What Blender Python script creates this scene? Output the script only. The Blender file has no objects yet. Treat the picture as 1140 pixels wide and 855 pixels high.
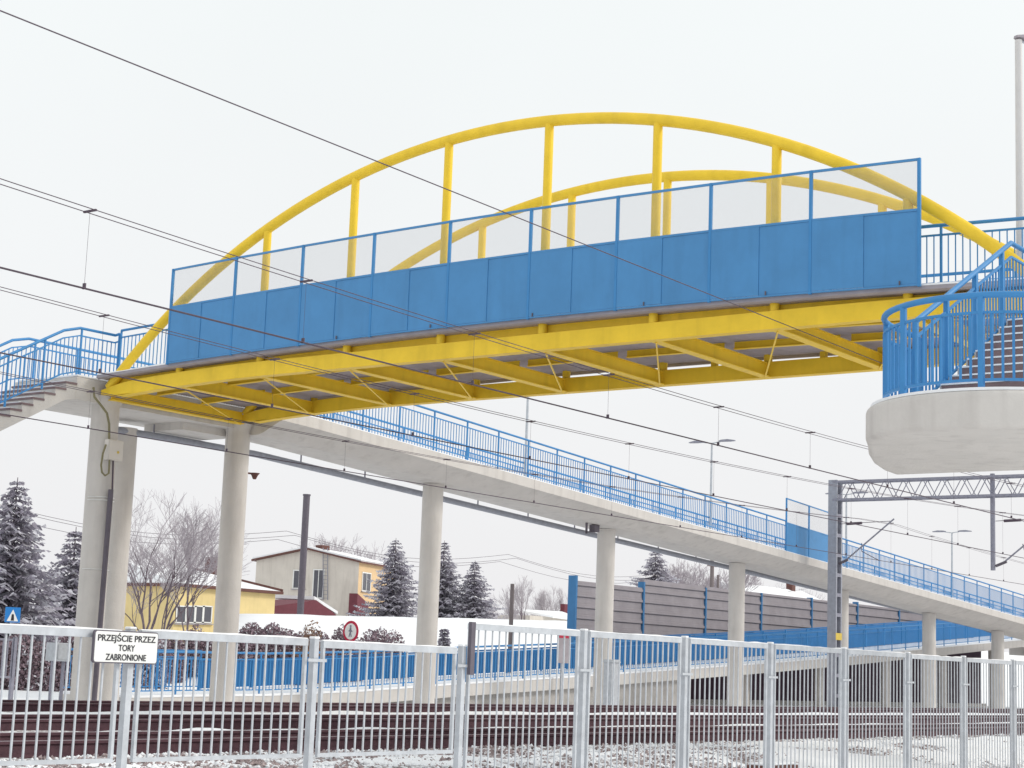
import bpy, math, random
from mathutils import Vector, Matrix
random.seed(7)
R_ = math.radians
scene = bpy.context.scene
COL = scene.collection

# ------------------------------------------------------------------ camera
# world: X along the tracks (away to the right), Y across the tracks (away), Z up, rail head = 0
F_PX, PITCH, ROLL, HEAD = 1960.74, .1594, .0373, .6331
EYE = Vector((0, 0, .943))
fw = Vector((math.cos(HEAD)*math.cos(PITCH), math.sin(HEAD)*math.cos(PITCH), math.sin(PITCH)))
rt = Vector((math.sin(HEAD), -math.cos(HEAD), 0))
up = rt.cross(fw)
rt, up = (math.cos(ROLL)*rt + math.sin(ROLL)*up), (math.cos(ROLL)*up - math.sin(ROLL)*rt)
cam_d = bpy.data.cameras.new('camera')
cam = bpy.data.objects.new('camera', cam_d)
COL.objects.link(cam)
m = Matrix.Identity(4)
for i in range(3):
    m[i][0], m[i][1], m[i][2], m[i][3] = rt[i], up[i], -fw[i], EYE[i]
cam.matrix_world = m
cam_d.sensor_width = 36
cam_d.lens = F_PX*36/1140
cam_d.clip_start = .1
cam_d.clip_end = 5000
scene.camera = cam

def ray(x, y):
    return fw + rt*((x-570)/F_PX) - up*((y-427.5)/F_PX)
def at(x, y, Y):
    "the world point on the plane at distance Y across the tracks seen at photo position x, y"
    r = ray(x, y)
    return EYE + r*(Y/r.y)
def at_s(x, y, X):
    r = ray(x, y)
    return EYE + r*(X/r.x)

# ------------------------------------------------------------------ materials
def nodes(name):
    mt = bpy.data.materials.new(name)
    mt.use_nodes = True
    nt = mt.node_tree
    return mt, nt, nt.nodes['Principled BSDF']

def mat(name, c, rough=.6, var=.12, scale=6., bump=0., bscale=40., c2=None, metal=0., spec=.4, stretch=None, snow=0., dirt=0.):
    mt, nt, b = nodes(name)
    N, L = nt.nodes, nt.links
    b.inputs['Roughness'].default_value = rough
    b.inputs['Metallic'].default_value = metal
    b.inputs['Specular IOR Level'].default_value = spec
    tc = N.new('ShaderNodeTexCoord')
    mp = N.new('ShaderNodeMapping')
    L.new(tc.outputs['Object'], mp.inputs['Vector'])
    if stretch: mp.inputs['Scale'].default_value = stretch
    nz = N.new('ShaderNodeTexNoise')
    nz.inputs['Scale'].default_value = scale
    nz.inputs['Detail'].default_value = 6
    nz.inputs['Roughness'].default_value = .65
    L.new(mp.outputs['Vector'], nz.inputs['Vector'])
    cr = N.new('ShaderNodeValToRGB')
    L.new(nz.outputs['Fac'], cr.inputs['Fac'])
    lo = tuple(v*(1-var) for v in c) if c2 is None else c2
    hi = tuple(min(1, v*(1+var)) for v in c)
    cr.color_ramp.elements[0].position = .3
    cr.color_ramp.elements[1].position = .7
    cr.color_ramp.elements[0].color = (*lo, 1)
    cr.color_ramp.elements[1].color = (*hi, 1)
    out = cr.outputs['Color']
    if dirt:
        wv = N.new('ShaderNodeTexNoise')
        wv.inputs['Scale'].default_value = 1.3
        wv.inputs['Detail'].default_value = 8
        m2 = N.new('ShaderNodeMapping')
        m2.inputs['Scale'].default_value = (3, 3, .35)
        L.new(tc.outputs['Object'], m2.inputs['Vector'])
        L.new(m2.outputs['Vector'], wv.inputs['Vector'])
        r2 = N.new('ShaderNodeValToRGB')
        r2.color_ramp.elements[0].position = .52
        r2.color_ramp.elements[1].position = .75
        r2.color_ramp.elements[0].color = (0, 0, 0, 1)
        r2.color_ramp.elements[1].color = (dirt, dirt, dirt, 1)
        L.new(wv.outputs['Fac'], r2.inputs['Fac'])
        mx = N.new('ShaderNodeMix')
        mx.data_type = 'RGBA'
        L.new(r2.outputs['Color'], mx.inputs['Factor'])
        L.new(out, mx.inputs['A'])
        mx.inputs['B'].default_value = (c[0]*.45, c[1]*.42, c[2]*.42, 1)
        out = mx.outputs['Result']
    if snow:
        ns = N.new('ShaderNodeTexNoise')
        ns.inputs['Scale'].default_value = 9
        ns.inputs['Detail'].default_value = 8
        L.new(tc.outputs['Object'], ns.inputs['Vector'])
        r3 = N.new('ShaderNodeValToRGB')
        r3.color_ramp.elements[0].position = .62-snow*.3
        r3.color_ramp.elements[1].position = .66-snow*.3
        L.new(ns.outputs['Fac'], r3.inputs['Fac'])
        mx = N.new('ShaderNodeMix')
        mx.data_type = 'RGBA'
        L.new(r3.outputs['Color'], mx.inputs['Factor'])
        L.new(out, mx.inputs['A'])
        mx.inputs['B'].default_value = (.84, .85, .87, 1)
        out = mx.outputs['Result']
    L.new(out, b.inputs['Base Color'])
    if bump:
        n2 = N.new('ShaderNodeTexNoise')
        n2.inputs['Scale'].default_value = bscale
        n2.inputs['Detail'].default_value = 5
        L.new(mp.outputs['Vector'], n2.inputs['Vector'])
        bp = N.new('ShaderNodeBump')
        bp.inputs['Strength'].default_value = bump
        bp.inputs['Distance'].default_value = .03
        L.new(n2.outputs['Fac'], bp.inputs['Height'])
        L.new(bp.outputs['Normal'], b.inputs['Normal'])
    return mt

M = {
    'concrete': mat('painted_concrete', (.62, .59, .56), .8, .06, 1.5, .25, 25, dirt=.26),
    'concrete2': mat('bare_concrete', (.44, .42, .40), .85, .14, 2.5, .4, 18, dirt=.3),
    'yellow': mat('yellow_paint', (.91, .62, .045), .45, .07, 2.2, spec=.25, dirt=.20),
    'blue': mat('blue_paint', (.05, .245, .54), .5, .08, 2.0, .05, 60, dirt=.15),
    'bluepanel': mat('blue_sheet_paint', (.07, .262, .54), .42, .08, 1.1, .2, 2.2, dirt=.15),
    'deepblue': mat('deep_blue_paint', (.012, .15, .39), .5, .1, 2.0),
    'soffit': mat('corrugated_sheet', (.47, .43, .48), .6, .15, 3.),
    'fascia': mat('grey_fascia', (.36, .33, .36), .6, .12, 3.),
    'snow': mat('snow', (.86, .87, .89), .9, .03, 3., .5, 9),
    'rail': mat('rusty_rail', (.085, .038, .048), .75, .25, 8., .2, 60, c2=(.05, .022, .032)),
    'railhead': mat('worn_rail_head', (.26, .2, .22), .45, .15, 5., metal=.5),
    'ballast': mat('ballast', (.36, .31, .31), .95, .5, 22, .9, 45, c2=(.13, .10, .10), snow=.36),
    'stone': mat('ballast_stone', (.36, .29, .285), .9, .5, 12, c2=(.10, .075, .08)),
    'galv': mat('galvanised_steel', (.50, .525, .56), .6, .14, 9., .05, 60, metal=.1, dirt=.2),
    'galvd': mat('dark_galvanised_steel', (.27, .27, .33), .5, .15, 8., metal=.2),
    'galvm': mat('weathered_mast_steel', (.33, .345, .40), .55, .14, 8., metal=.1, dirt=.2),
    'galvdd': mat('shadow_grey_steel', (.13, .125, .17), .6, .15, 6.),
    'darksteel': mat('dark_steel', (.12, .105, .13), .6, .15, 6.),
    'wire': mat('wire', (.085, .06, .085), .5, .1, 4.),
    'wood': mat('weathered_wood', (.19, .16, .16), .9, .25, 5., stretch=(6, 6, .6)),
    'mutedblue': mat('muted_blue_paint', (.05, .19, .40), .6, .1, 2.),
    'noise': mat('noise_panel', (.345, .315, .335), .8, .10, 1.5, dirt=.15),
    'step': mat('stair_stone', (.21, .15, .155), .85, .2, 5., .2, 40),
    'white': mat('white_paint', (.8, .8, .78), .5, .03, 4.),
    'lettering': mat('black_lettering', (.02, .018, .025), .6, .05),
    'signred': mat('red_sign_paint', (.50, .02, .06), .5, .08),
    'signblue': mat('blue_sign_paint', (.02, .20, .55), .5, .05),
    'box': mat('box_plastic', (.66, .62, .57), .5, .04, 3.),
    'cable': mat('cable_olive', (.22, .20, .11), .6, .1),
    'ywall': mat('yellow_render', (.74, .59, .29), .9, .08, .8, dirt=.15),
    'gwall': mat('grey_render', (.64, .59, .53), .9, .08, .5, dirt=.25),
    'pwall': mat('peach_render', (.70, .50, .29), .9, .06, .8),
    'brown': mat('brown_trim', (.13, .055, .045), .7, .15, 3.),
    'redroof': mat('red_roof', (.15, .035, .05), .7, .15, 3.),
    'glass': mat('window_glass', (.10, .10, .12), .15, .1, 2.),
    'bark': mat('bark', (.17, .135, .155), .95, .25, 8.),
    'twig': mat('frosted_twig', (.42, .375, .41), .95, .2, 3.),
    'needle': mat('needle_foliage', (.33, .305, .36), .9, .35, 1.6),
    'frost': mat('frosted_needles', (.62, .61, .66), .9, .2, 2.),
    'rampshade': mat('under_ramp_shade_dark', (.055, .03, .05), .9, .3, 4., stretch=(6, 1, .4)),  # near-black tone that paints the shade under the lower ramp
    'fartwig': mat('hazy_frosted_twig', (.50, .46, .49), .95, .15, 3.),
    'hedge': mat('hedge_leaf', (.27, .195, .225), .9, .35, 2.),
    'tan': mat('tan_bush', (.30, .19, .14), .9, .25, 2.),
    'pale': mat('pale_lamp_paint', (.66, .64, .63), .45, .05, 3.),
    'yband': mat('yellow_band', (.65, .48, .08), .6, .1),
}
# wire-mesh screen: thin woven wire, too fine to model wire by wire
mt, nt, b = nodes('wire_mesh_screen')
b.inputs['Base Color'].default_value = (.36, .38, .43, 1)
b.inputs['Roughness'].default_value = .6
tr = nt.nodes.new('ShaderNodeBsdfTransparent')
mx = nt.nodes.new('ShaderNodeMixShader')
mx.inputs[0].default_value = .23
nt.links.new(tr.outputs[0], mx.inputs[1])
nt.links.new(b.outputs[0], mx.inputs[2])
nt.links.new(mx.outputs[0], nt.nodes['Material Output'].inputs['Surface'])
M['mesh'] = mt

# ------------------------------------------------------------------ object helpers
def tag(o, label=None, cat=None, group=None, kind=None):
    if label: o['label'] = label
    if cat: o['category'] = cat
    if group: o['group'] = group
    if kind: o['kind'] = kind
    return o

def thing(name, loc, label, cat, group=None):
    o = bpy.data.objects.new(name, None)
    o.empty_display_size = .3
    o.location = loc
    COL.objects.link(o)
    return tag(o, label, cat, group)

def origin(o):
    v = Vector((0, 0, 0))
    while o is not None:
        v = v + o.location
        o = o.parent
    return v

class MB:
    def __init__(s):
        s.v, s.f, s.mi, s.sm = [], [], [], []
    def add(s, vs, fs, mi=0, sm=False):
        k = len(s.v)
        s.v += [tuple(v) for v in vs]
        for f in fs:
            s.f.append(tuple(i+k for i in f)); s.mi.append(mi); s.sm.append(sm)
    def box(s, lo, hi, mi=0):
        (x0, y0, z0), (x1, y1, z1) = lo, hi
        s.add([(x0,y0,z0),(x1,y0,z0),(x1,y1,z0),(x0,y1,z0),(x0,y0,z1),(x1,y0,z1),(x1,y1,z1),(x0,y1,z1)],
              [(0,3,2,1),(4,5,6,7),(0,1,5,4),(1,2,6,5),(2,3,7,6),(3,0,4,7)], mi)
    def bar(s, p, q, w, h=None, upv=(0,0,1), mi=0):
        "rectangular bar from p to q, w wide and h high"
        h = w if h is None else h
        p, q = Vector(p), Vector(q)
        d = (q-p).normalized()
        u = Vector(upv)
        if abs(d.dot(u)) > .99: u = Vector((0, 1, 0))
        a = d.cross(u).normalized(); u = a.cross(d).normalized()
        a *= w/2; u *= h/2
        s.add([p-a-u,p+a-u,p+a+u,p-a+u,q-a-u,q+a-u,q+a+u,q-a+u],
              [(0,3,2,1),(4,5,6,7),(0,1,5,4),(1,2,6,5),(2,3,7,6),(3,0,4,7)], mi)
    def tube(s, pts, r, n=8, mi=0, r2=None, caps=True):
        pts = [Vector(p) for p in pts]
        k = len(pts)
        rings = []
        a = None
        for i, p in enumerate(pts):
            d = (pts[min(i+1, k-1)]-pts[max(i-1, 0)]).normalized()
            if a is None:
                a = d.cross(Vector((0, 0, 1)) if abs(d.z) < .95 else Vector((1, 0, 0))).normalized()
            else:
                a = (a - d*a.dot(d)).normalized()
            b_ = d.cross(a)
            rr = r if r2 is None else r+(r2-r)*i/(k-1)
            rings.append([p+(a*math.cos(2*math.pi*j/n)+b_*math.sin(2*math.pi*j/n))*rr for j in range(n)])
        vs = [v for rg in rings for v in rg]
        fs = [(i*n+j, i*n+(j+1)%n, (i+1)*n+(j+1)%n, (i+1)*n+j) for i in range(k-1) for j in range(n)]
        s.add(vs, fs, mi, True)
        if caps:
            s.add(rings[0], [tuple(range(n))[::-1]], mi)
            s.add(rings[-1], [tuple(range(n))], mi)
    def prism(s, poly, fn, a, b_, mi=0):
        "polygon (u, v) swept from a to b; fn(u, v, t) gives the point"
        n = len(poly)
        vs = [fn(u, v, a) for u, v in poly]+[fn(u, v, b_) for u, v in poly]
        s.add(vs, [tuple(range(n))[::-1], tuple(range(n, 2*n))]+[(i, (i+1) % n, n+(i+1) % n, n+i) for i in range(n)], mi)
    def loft(s, rings, mi=0, sm=False):
        n = len(rings[0])
        vs = [v for r in rings for v in r]
        fs = [(i*n+j, i*n+(j+1) % n, (i+1)*n+(j+1) % n, (i+1)*n+j) for i in range(len(rings)-1) for j in range(n)]
        fs += [tuple(range(n))[::-1], tuple(range((len(rings)-1)*n, len(rings)*n))]
        s.add(vs, fs, mi, sm)
    def build(s, name, mats, parent=None, fix=True):
        o0 = origin(parent) if parent is not None else Vector((0, 0, 0))
        me = bpy.data.meshes.new(name)
        me.from_pydata([(v[0]-o0.x, v[1]-o0.y, v[2]-o0.z) for v in s.v], [], s.f)
        if not isinstance(mats, (list, tuple)): mats = [mats]
        for k in mats: me.materials.append(M[k] if isinstance(k, str) else k)
        me.polygons.foreach_set('material_index', s.mi)
        me.polygons.foreach_set('use_smooth', s.sm)
        if fix and len(s.f) < 4000:
            import bmesh
            bm = bmesh.new(); bm.from_mesh(me)
            bmesh.ops.recalc_face_normals(bm, faces=bm.faces)
            bm.to_mesh(me); bm.free()
        me.update()
        o = bpy.data.objects.new(name, me)
        COL.objects.link(o)
        if parent is not None: o.parent = parent
        return o

def bevel(o, w, seg=2):
    md = o.modifiers.new('bevel', 'BEVEL')
    md.width = w; md.segments = seg; md.limit_method = 'ANGLE'
    return o

def interp(tab, x):
    if x <= tab[0][0]: return tab[0][1]
    for (a, b1), (c, d) in zip(tab, tab[1:]):
        if x <= c: return b1+(d-b1)*(x-a)/(c-a)
    return tab[-1][1]

# ------------------------------------------------------------------ ground
def hash2(i, j):
    v = math.sin(i*127.1+j*311.7)*43758.5453
    return v-math.floor(v)
def vnoise(x, y):
    i, j = math.floor(x), math.floor(y)
    u, v = x-i, y-j
    u, v = u*u*(3-2*u), v*v*(3-2*v)
    return (hash2(i,j)*(1-u)+hash2(i+1,j)*u)*(1-v)+(hash2(i,j+1)*(1-u)+hash2(i+1,j+1)*u)*v

def ground_z(x, y):
    base = interp([(-50, -.95), (9.4, -.85), (12.4, -.9), (28, -.9), (29.0, -.3), (37, -.25), (42, -.2), (60, 1)], y)
    if y > 42:
        crest = interp([(30, .5), (57.3, .75), (60.3, 3.0), (90, 3.85), (140, 4.0)], 60*x/y)
        t = min(1, (y-42)/18); t = t*t*(3-2*t)
        base = -.2+(crest+.2)*t
        # the field falls away gently behind the crest
        base += interp([(60, 0), (90, -.35), (140, -1.2), (600, -3)], y)
    return base+.10*(vnoise(x*.5, y*.5)-.5)*(1 if y > 29.3 else .4)

def rng(a, b, st): 
    out = []; v = a
    while v < b: out.append(v); v += st
    return out
xs = [-1500, -700, -300, -120, -60, -30, -15]+rng(-6, 100, 1.5)+[102, 108, 116, 130, 160, 220, 340, 700, 1500, 3000]
ys = [-900, -300, -80, -30, -10, 0, 4, 7]+rng(8, 14, .5)+[15, 18, 22, 26, 27.5, 28.2, 28.6]+rng(29, 62, .75)+[64, 68, 74, 80, 90, 105, 125, 160, 220, 350, 700, 1500, 3000]
g = MB()
g.v = [(x, y, ground_z(x, y)) for x in xs for y in ys]
nY = len(ys)
for i in range(len(xs)-1):
    for j in range(nY-1):
        g.f.append((i*nY+j, (i+1)*nY+j, (i+1)*nY+j+1, i*nY+j+1)); g.mi.append(0); g.sm.append(True)
tag(g.build('snowy_ground', 'snow', fix=False), kind='structure')

def bed_z(x, y):
    z = interp([(9.6, -.95), (11.9, -.30), (12.6, -.19), (13.6, -.175), (16.8, -.175), (17.4, -.14), (19.0, -.14), (19.6, -.175), (21.4, -.175), (22.2, -.13),
                (25.0, -.13), (25.6, -.175), (27.3, -.175), (28.4, -.24), (29.3, -.6)], y)
    return z+.05*(vnoise(x*1.7, y*1.7)-.5)*(1 if y < 14.8 or y > 17 else .6)+.03*(vnoise(x*5, y*5)-.5)
b = MB()
xs = [-80, -40, -15]+rng(0, 60, .35)+rng(60, 130, 1.5)+[150, 200, 320, 600]
ys = rng(9.6, 29.5, .3)
b.v = [(x, y, bed_z(x, y)) for x in xs for y in ys]
nY = len(ys)
for i in range(len(xs)-1):
    for j in range(nY-1):
        b.f.append((i*nY+j, (i+1)*nY+j, (i+1)*nY+j+1, i*nY+j+1)); b.mi.append(0); b.sm.append(True)
tag(b.build('ballast_bed', 'ballast', fix=False), kind='structure')

# loose stones and snow clumps of the ballast shoulder
st = MB()
for k in range(36000):
    y = random.uniform(9.8, 14.9)
    x = 4+46*random.random()**1.5
    z = bed_z(x, y)
    r = random.uniform(.014, .036)
    pat = vnoise(x*1.3+9, y*2.1)*.6+vnoise(x*4, y*4+5)*.4
    sn = 1 if random.random() < ((.80 if pat > .52 else .12)+(.2 if x > 20 else 0)) else 0
    if sn: r *= random.uniform(.9, 1.5)
    jit = lambda: random.uniform(.6, 1.25)*r
    c = Vector((x, y, z+r*.25)); a = random.uniform(0, 6.28)
    ca, sa = math.cos(a), math.sin(a)
    P = [(jit(), 0, random.uniform(-.3, .3)*r), (0, jit(), random.uniform(-.3, .3)*r), (-jit(), 0, 0), (0, -jit(), 0), (random.uniform(-.4, .4)*r, 0, jit()*(.6 if sn else .85)), (0, 0, -r)]
    P = [c+Vector((p[0]*ca-p[1]*sa, p[0]*sa+p[1]*ca, p[2])) for p in P]
    st.add(P, [(0,1,4),(1,2,4),(2,3,4),(3,0,4),(1,0,5),(2,1,5),(3,2,5),(0,3,5)], sn, bool(sn))
tag(st.build('ballast_stones', ['stone', 'snow'], fix=False), 'loose ballast stones dusted with snow beside the nearest track', 'ballast', kind='stuff')

# snow ridges lying between the tracks
for ya, yb, zz, nm in ((17.2, 19.2, -.10, 'snow_strip'), (21.8, 25.1, -.075, 'snow_strip')):
    q = MB(); X_ = rng(-10, 110, .4)+[130, 200, 400]; n_ = 7
    Vs = []
    for x in X_:
        for j in range(n_):
            f_ = j/(n_-1); y = ya+(yb-ya)*f_
            Vs.append((x, y, -.21+(zz+.21+.06*(vnoise(x*1.9, yb)-.35)+.03*(vnoise(x*7, yb+3)-.5))*math.sin(math.pi*f_)**.6))
    q.add(Vs, [(i*n_+j, (i+1)*n_+j, (i+1)*n_+j+1, i*n_+j+1) for i in range(len(X_)-1) for j in range(n_-1)], 0, True)
    tag(q.build('snow', 'snow', fix=False), kind='structure')
q = MB(); X_ = rng(3, 70, .3)+rng(70, 120, 2); Y_ = rng(9.7, 14.7, .22); n_ = len(Y_)
Vs = [(x, y, bed_z(x, y)+.075*(vnoise(x*.9, y*1.5+7)-.52)+.05*(vnoise(x*3.1, y*3.3)-.5)+.020*min(1.5, max(-.8, (x-18)/9))-(.05 if y > 14.2 else 0)) for x in X_ for y in Y_]
q.add(Vs, [(i*n_+j, (i+1)*n_+j, (i+1)*n_+j+1, i*n_+j+1) for i in range(len(X_)-1) for j in range(n_-1)], 0, True)
tag(q.build('snow', 'snow', fix=False), kind='structure')
# ------------------------------------------------------------------ tracks
def rail_poly():
    return [(-.075, -.172), (.075, -.172), (.075, -.16), (.012, -.135), (.010, -.05), (.036, -.035), (.036, -.004), (.028, 0),
            (-.028, 0), (-.036, -.004), (-.036, -.035), (-.010, -.05), (-.012, -.135), (-.075, -.16)]
TR = [(15.1, 16.6, 'nearest rusty railway track, directly behind the grey fence'), (19.7, 21.2, 'middle rusty railway track, second from the fence'),
      (25.7, 27.2, 'farthest rusty railway track, beside the concrete columns')]
for y0, y1, lab in TR:
    t = thing('railway_track', (10, (y0+y1)/2, -.17), lab, 'railway track', 'railway tracks')
    for y in (y0, y1):
        r = MB()
        r.prism(rail_poly(), lambda u, v, s_: (s_, y+u, v), -70, 420)
        for k, f in enumerate(r.f):
            zs = [r.v[i][2] for i in f]
            if min(zs) > -.006 and len(f) == 4: r.mi[k] = 1
        r.build('rail', ['rail', 'railhead'], t)
    sl = MB()
    for k in range(150):
        x = -10+k*.65
        sl.box((x, y0-.5, -.36), (x+.26, y1+.5, -.178))
    tag(sl.build('sleepers', 'concrete2', t), kind='stuff')

# ------------------------------------------------------------------ footbridge span
HANG = [27.98-2.387*k for k in range(8)]
NEAR, FAR = 26.0, 30.3
def deck_z(y):
    return 7.265-.16*((y-18.8)/9.2)**2 if y > 18.8 else 7.265-.13*((y-18.8)/7.9)**2
def chord_z(y):
    return 6.862-.0075*max(0, y-25)**2-.004*max(0, 13-y)**2
R_A = 15.3
def arch_z(y):
    u = y-19.5
    return 11.13-(R_A-math.sqrt(R_A*R_A-u*u))
Y0, Y1 = 8.7, 30.35

bridge = thing('footbridge', (28.1, 19.5, 7.0), 'blue and yellow arched steel footbridge crossing above the railway tracks', 'footbridge')
for s in (NEAR, FAR):
    a = MB(); pts = []
    for k in range(61):
        y = Y0+.15+(Y1-Y0-.3)*k/60
        pts.append((s, y, max(arch_z(y), chord_z(y)-.05)))
    a.tube(pts, .108, 14)
    a.build('arch', 'yellow', bridge)
    c = MB(); n = 40
    rings = []
    for k in range(n+1):
        y = Y0+(Y1-Y0)*k/n; z = chord_z(y)
        hh = .145 if y < 29.6 else .145-.09*(y-29.6)/.75
        rings.append([(s-.1, y, z-hh), (s+.1, y, z-hh), (s+.1, y, z+hh), (s-.1, y, z+hh)])
    c.loft(rings)
    for k in range(n):    # lower flange lip
        y = Y0+(Y1-Y0)*k/n; y2 = Y0+(Y1-Y0)*(k+1)/n
        if y < 29.6: c.bar((s, y, chord_z(y)-.155), (s, y2, chord_z(y2)-.155), .215, .018)
    c.build('bottom_chord', 'yellow', bridge)
    for y in HANG:
        h = MB()
        h.tube([(s, y, chord_z(y)+.15), (s, y, arch_z(y))], .085, 12)
        h.build('hanger', 'yellow', bridge)
# end beams and cross beams
for y in HANG+[Y1-.12, Y0+.12]:
    c = MB(); z = chord_z(y)
    c.box((NEAR+.1, y-.012, z-.14), (FAR-.1, y+.012, z+.11))
    c.box((NEAR+.1, y-.1, z-.162), (FAR-.1, y+.1, z-.14))
    c.box((NEAR+.1, y-.06, z+.11), (FAR-.1, y+.06, z+.125))
    c.build('cross_beam', 'yellow', bridge)
ends = [Y1-.12]+HANG+[Y0+.12]
for k in range(len(ends)-1):
    ya, yb = ends[k], ends[k+1]
    c = MB()
    c.bar((NEAR+.12, yb, chord_z(yb)-.172), (FAR-.12, ya, chord_z(ya)-.172), .028, .016)
    c.build('wind_brace', 'yellow', bridge)
for s in (27.35, 28.75):
    for k in range(len(ends)-1):
        ya, yb = ends[k]-.11, ends[k+1]+.11
        if ya-yb < .2: continue
        c = MB()
        za, zb = deck_z(ya)-.11, deck_z(yb)-.11
        c.bar((s, ya, za-.06), (s, yb, zb-.06), .02, .13)
        c.bar((s, ya, za-.13), (s, yb, zb-.13), .1, .015)
        c.build('stringer', 'yellow', bridge)
# yellow edge beam seen between the chord and the deck
c = MB(); n = 30
rings = []
for k in range(n+1):
    y = Y0+.2+(Y1-Y0-.4)*k/n; z = deck_z(y)
    rings.append([(26.09, y, z-.28), (26.13, y, z-.28), (26.13, y, z-.068), (26.09, y, z-.068)])
c.loft(rings); c.build('edge_beam', 'yellow', bridge)
# deck: corrugated sheet on an edge channel, snow on top
dk = MB()
n = 100; rings = []
for k in range(n+1):
    y = Y0+(Y1-Y0)*k/n; z = deck_z(y)
    rings.append([(25.802, y, z-.065), (30.55, y, z-.065), (30.55, y, z-.01), (25.802, y, z-.01)])
dk.loft(rings)
for k in range(50):
    x = 26.3+k*.082
    r2 = []
    for q in range(21):
        y = Y0+.1+(Y1-Y0-.2)*q/20; z = deck_z(y)-.066
        r2.append([(x, y, z-.03), (x+.035, y, z-.03), (x+.042, y, z), (x-.007, y, z)])
    dk.loft(r2)
dk.build('deck', 'soffit', bridge)
fa = MB(); rings = []
for k in range(41):
    y = Y0+(Y1-Y0)*k/40; z = deck_z(y)
    rings.append([(25.74, y, z-.06), (25.80, y, z-.085), (25.80, y, z), (25.74, y, z)])
fa.loft(rings)
fa.build('edge_channel', 'fascia', bridge)
fa = MB(); rings = []
for k in range(41):
    y = Y0+(Y1-Y0)*k/40; z = deck_z(y)
    rings.append([(30.552, y, z-.13), (30.61, y, z-.13), (30.61, y, z-.005), (30.552, y, z-.005)])
fa.loft(rings)
fa.build('edge_channel', 'fascia', bridge)
sn = MB(); rings = []
for k in range(81):
    y = Y0+(Y1-Y0)*k/80; z = deck_z(y)+.002
    rings.append([(25.735, y, z), (30.56, y, z), (30.54, y, z+.03), (25.75, y, z+.018+.02*vnoise(y*2, 3))])
sn.loft(rings)
sn.build('deck_snow', 'snow', bridge)
# brackets bridging the slot beside the far chord
for k in range(len(ends)-1):
    y = (ends[k]+ends[k+1])/2
    bk = MB(); bk.box((FAR-.05, y-.06, chord_z(y)+.156), (FAR+.05, y+.06, deck_z(y)-.067)); bk.build('bracket', 'yellow', bridge)

# guard screen over the tracks: solid blue lower sheets, wire mesh above
PY = [28.05-1.9*k for k in range(10)]
S_P = 25.69
def guard(parent, P, t_solid, t_mesh, solid=1.24, top=2.1, w=.05, normal=(1, 0, 0)):
    "P: list of base points of the posts; returns the screen part"
    nrm = Vector(normal)
    fr = MB()
    for a_, b_ in zip(P, P[1:]):
        a_, b_ = Vector(a_), Vector(b_)
        fr.bar(a_+Vector((0, 0, top-.02)), b_+Vector((0, 0, top-.02)), .035, .04)
    scr = fr.build('guard_screen', t_solid, parent)
    for h in (solid+.01, .03):
        fr = MB()
        for a_, b_ in zip(P, P[1:]):
            fr.bar(Vector(a_)+Vector((0, 0, h)), Vector(b_)+Vector((0, 0, h)), .035, .04 if h > .5 else .03)
        fr.build('rail', t_solid, scr)
    for i, p in enumerate(P):
        p = Vector(p)
        pm = MB()
        pm.box((p.x-w/2, p.y-w/2, p.z), (p.x+w/2, p.y+w/2, p.z+top))
        pm.build('post', 'blue', scr)
    for a_, b_ in zip(P, P[1:]):
        a_, b_ = Vector(a_), Vector(b_)
        d = (b_-a_).normalized(); L_ = (b_-a_).length
        sp = MB()
        for q in range(2):
            p0 = a_+d*(w/2+.001+q*(L_-w)/2); p1 = a_+d*(w/2-.001+(q+1)*(L_-w)/2)
            off = nrm*(-.018 if q == 0 else -.006)
            vs = [p0+off+Vector((0, 0, .05)), p1+off+Vector((0, 0, .05)), p1+off+Vector((0, 0, solid-.012)), p0+off+Vector((0, 0, solid-.012))]
            sp.add(vs+[v+nrm*.018 for v in vs], [(0,1,2,3),(7,6,5,4),(0,4,5,1),(1,5,6,2),(2,6,7,3),(3,7,4,0)])
        sp.build('solid_panel', t_solid, scr)
        ms = MB()
        p0 = a_+d*(w/2+.002); p1 = b_-d*(w/2+.002)
        ms.add([p0+Vector((0, 0, solid+.03)), p1+Vector((0, 0, solid+.03)), p1+Vector((0, 0, top-.04)), p0+Vector((0, 0, top-.04))], [(0, 1, 2, 3)])
        ms.build('mesh_panel', t_mesh, scr, fix=False)
    return scr
guard(bridge, [(S_P, y, deck_z(y)-.02) for y in PY], 'bluepanel', 'mesh')
# small dark bolts at the hangers on the sheet foot
for y in HANG[2:]:
    bt = MB(); bt.box((25.654, y-.011, deck_z(y)+.02), (25.668, y+.011, deck_z(y)+.085)); bt.build('bolt', 'darksteel', bridge)

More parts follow.
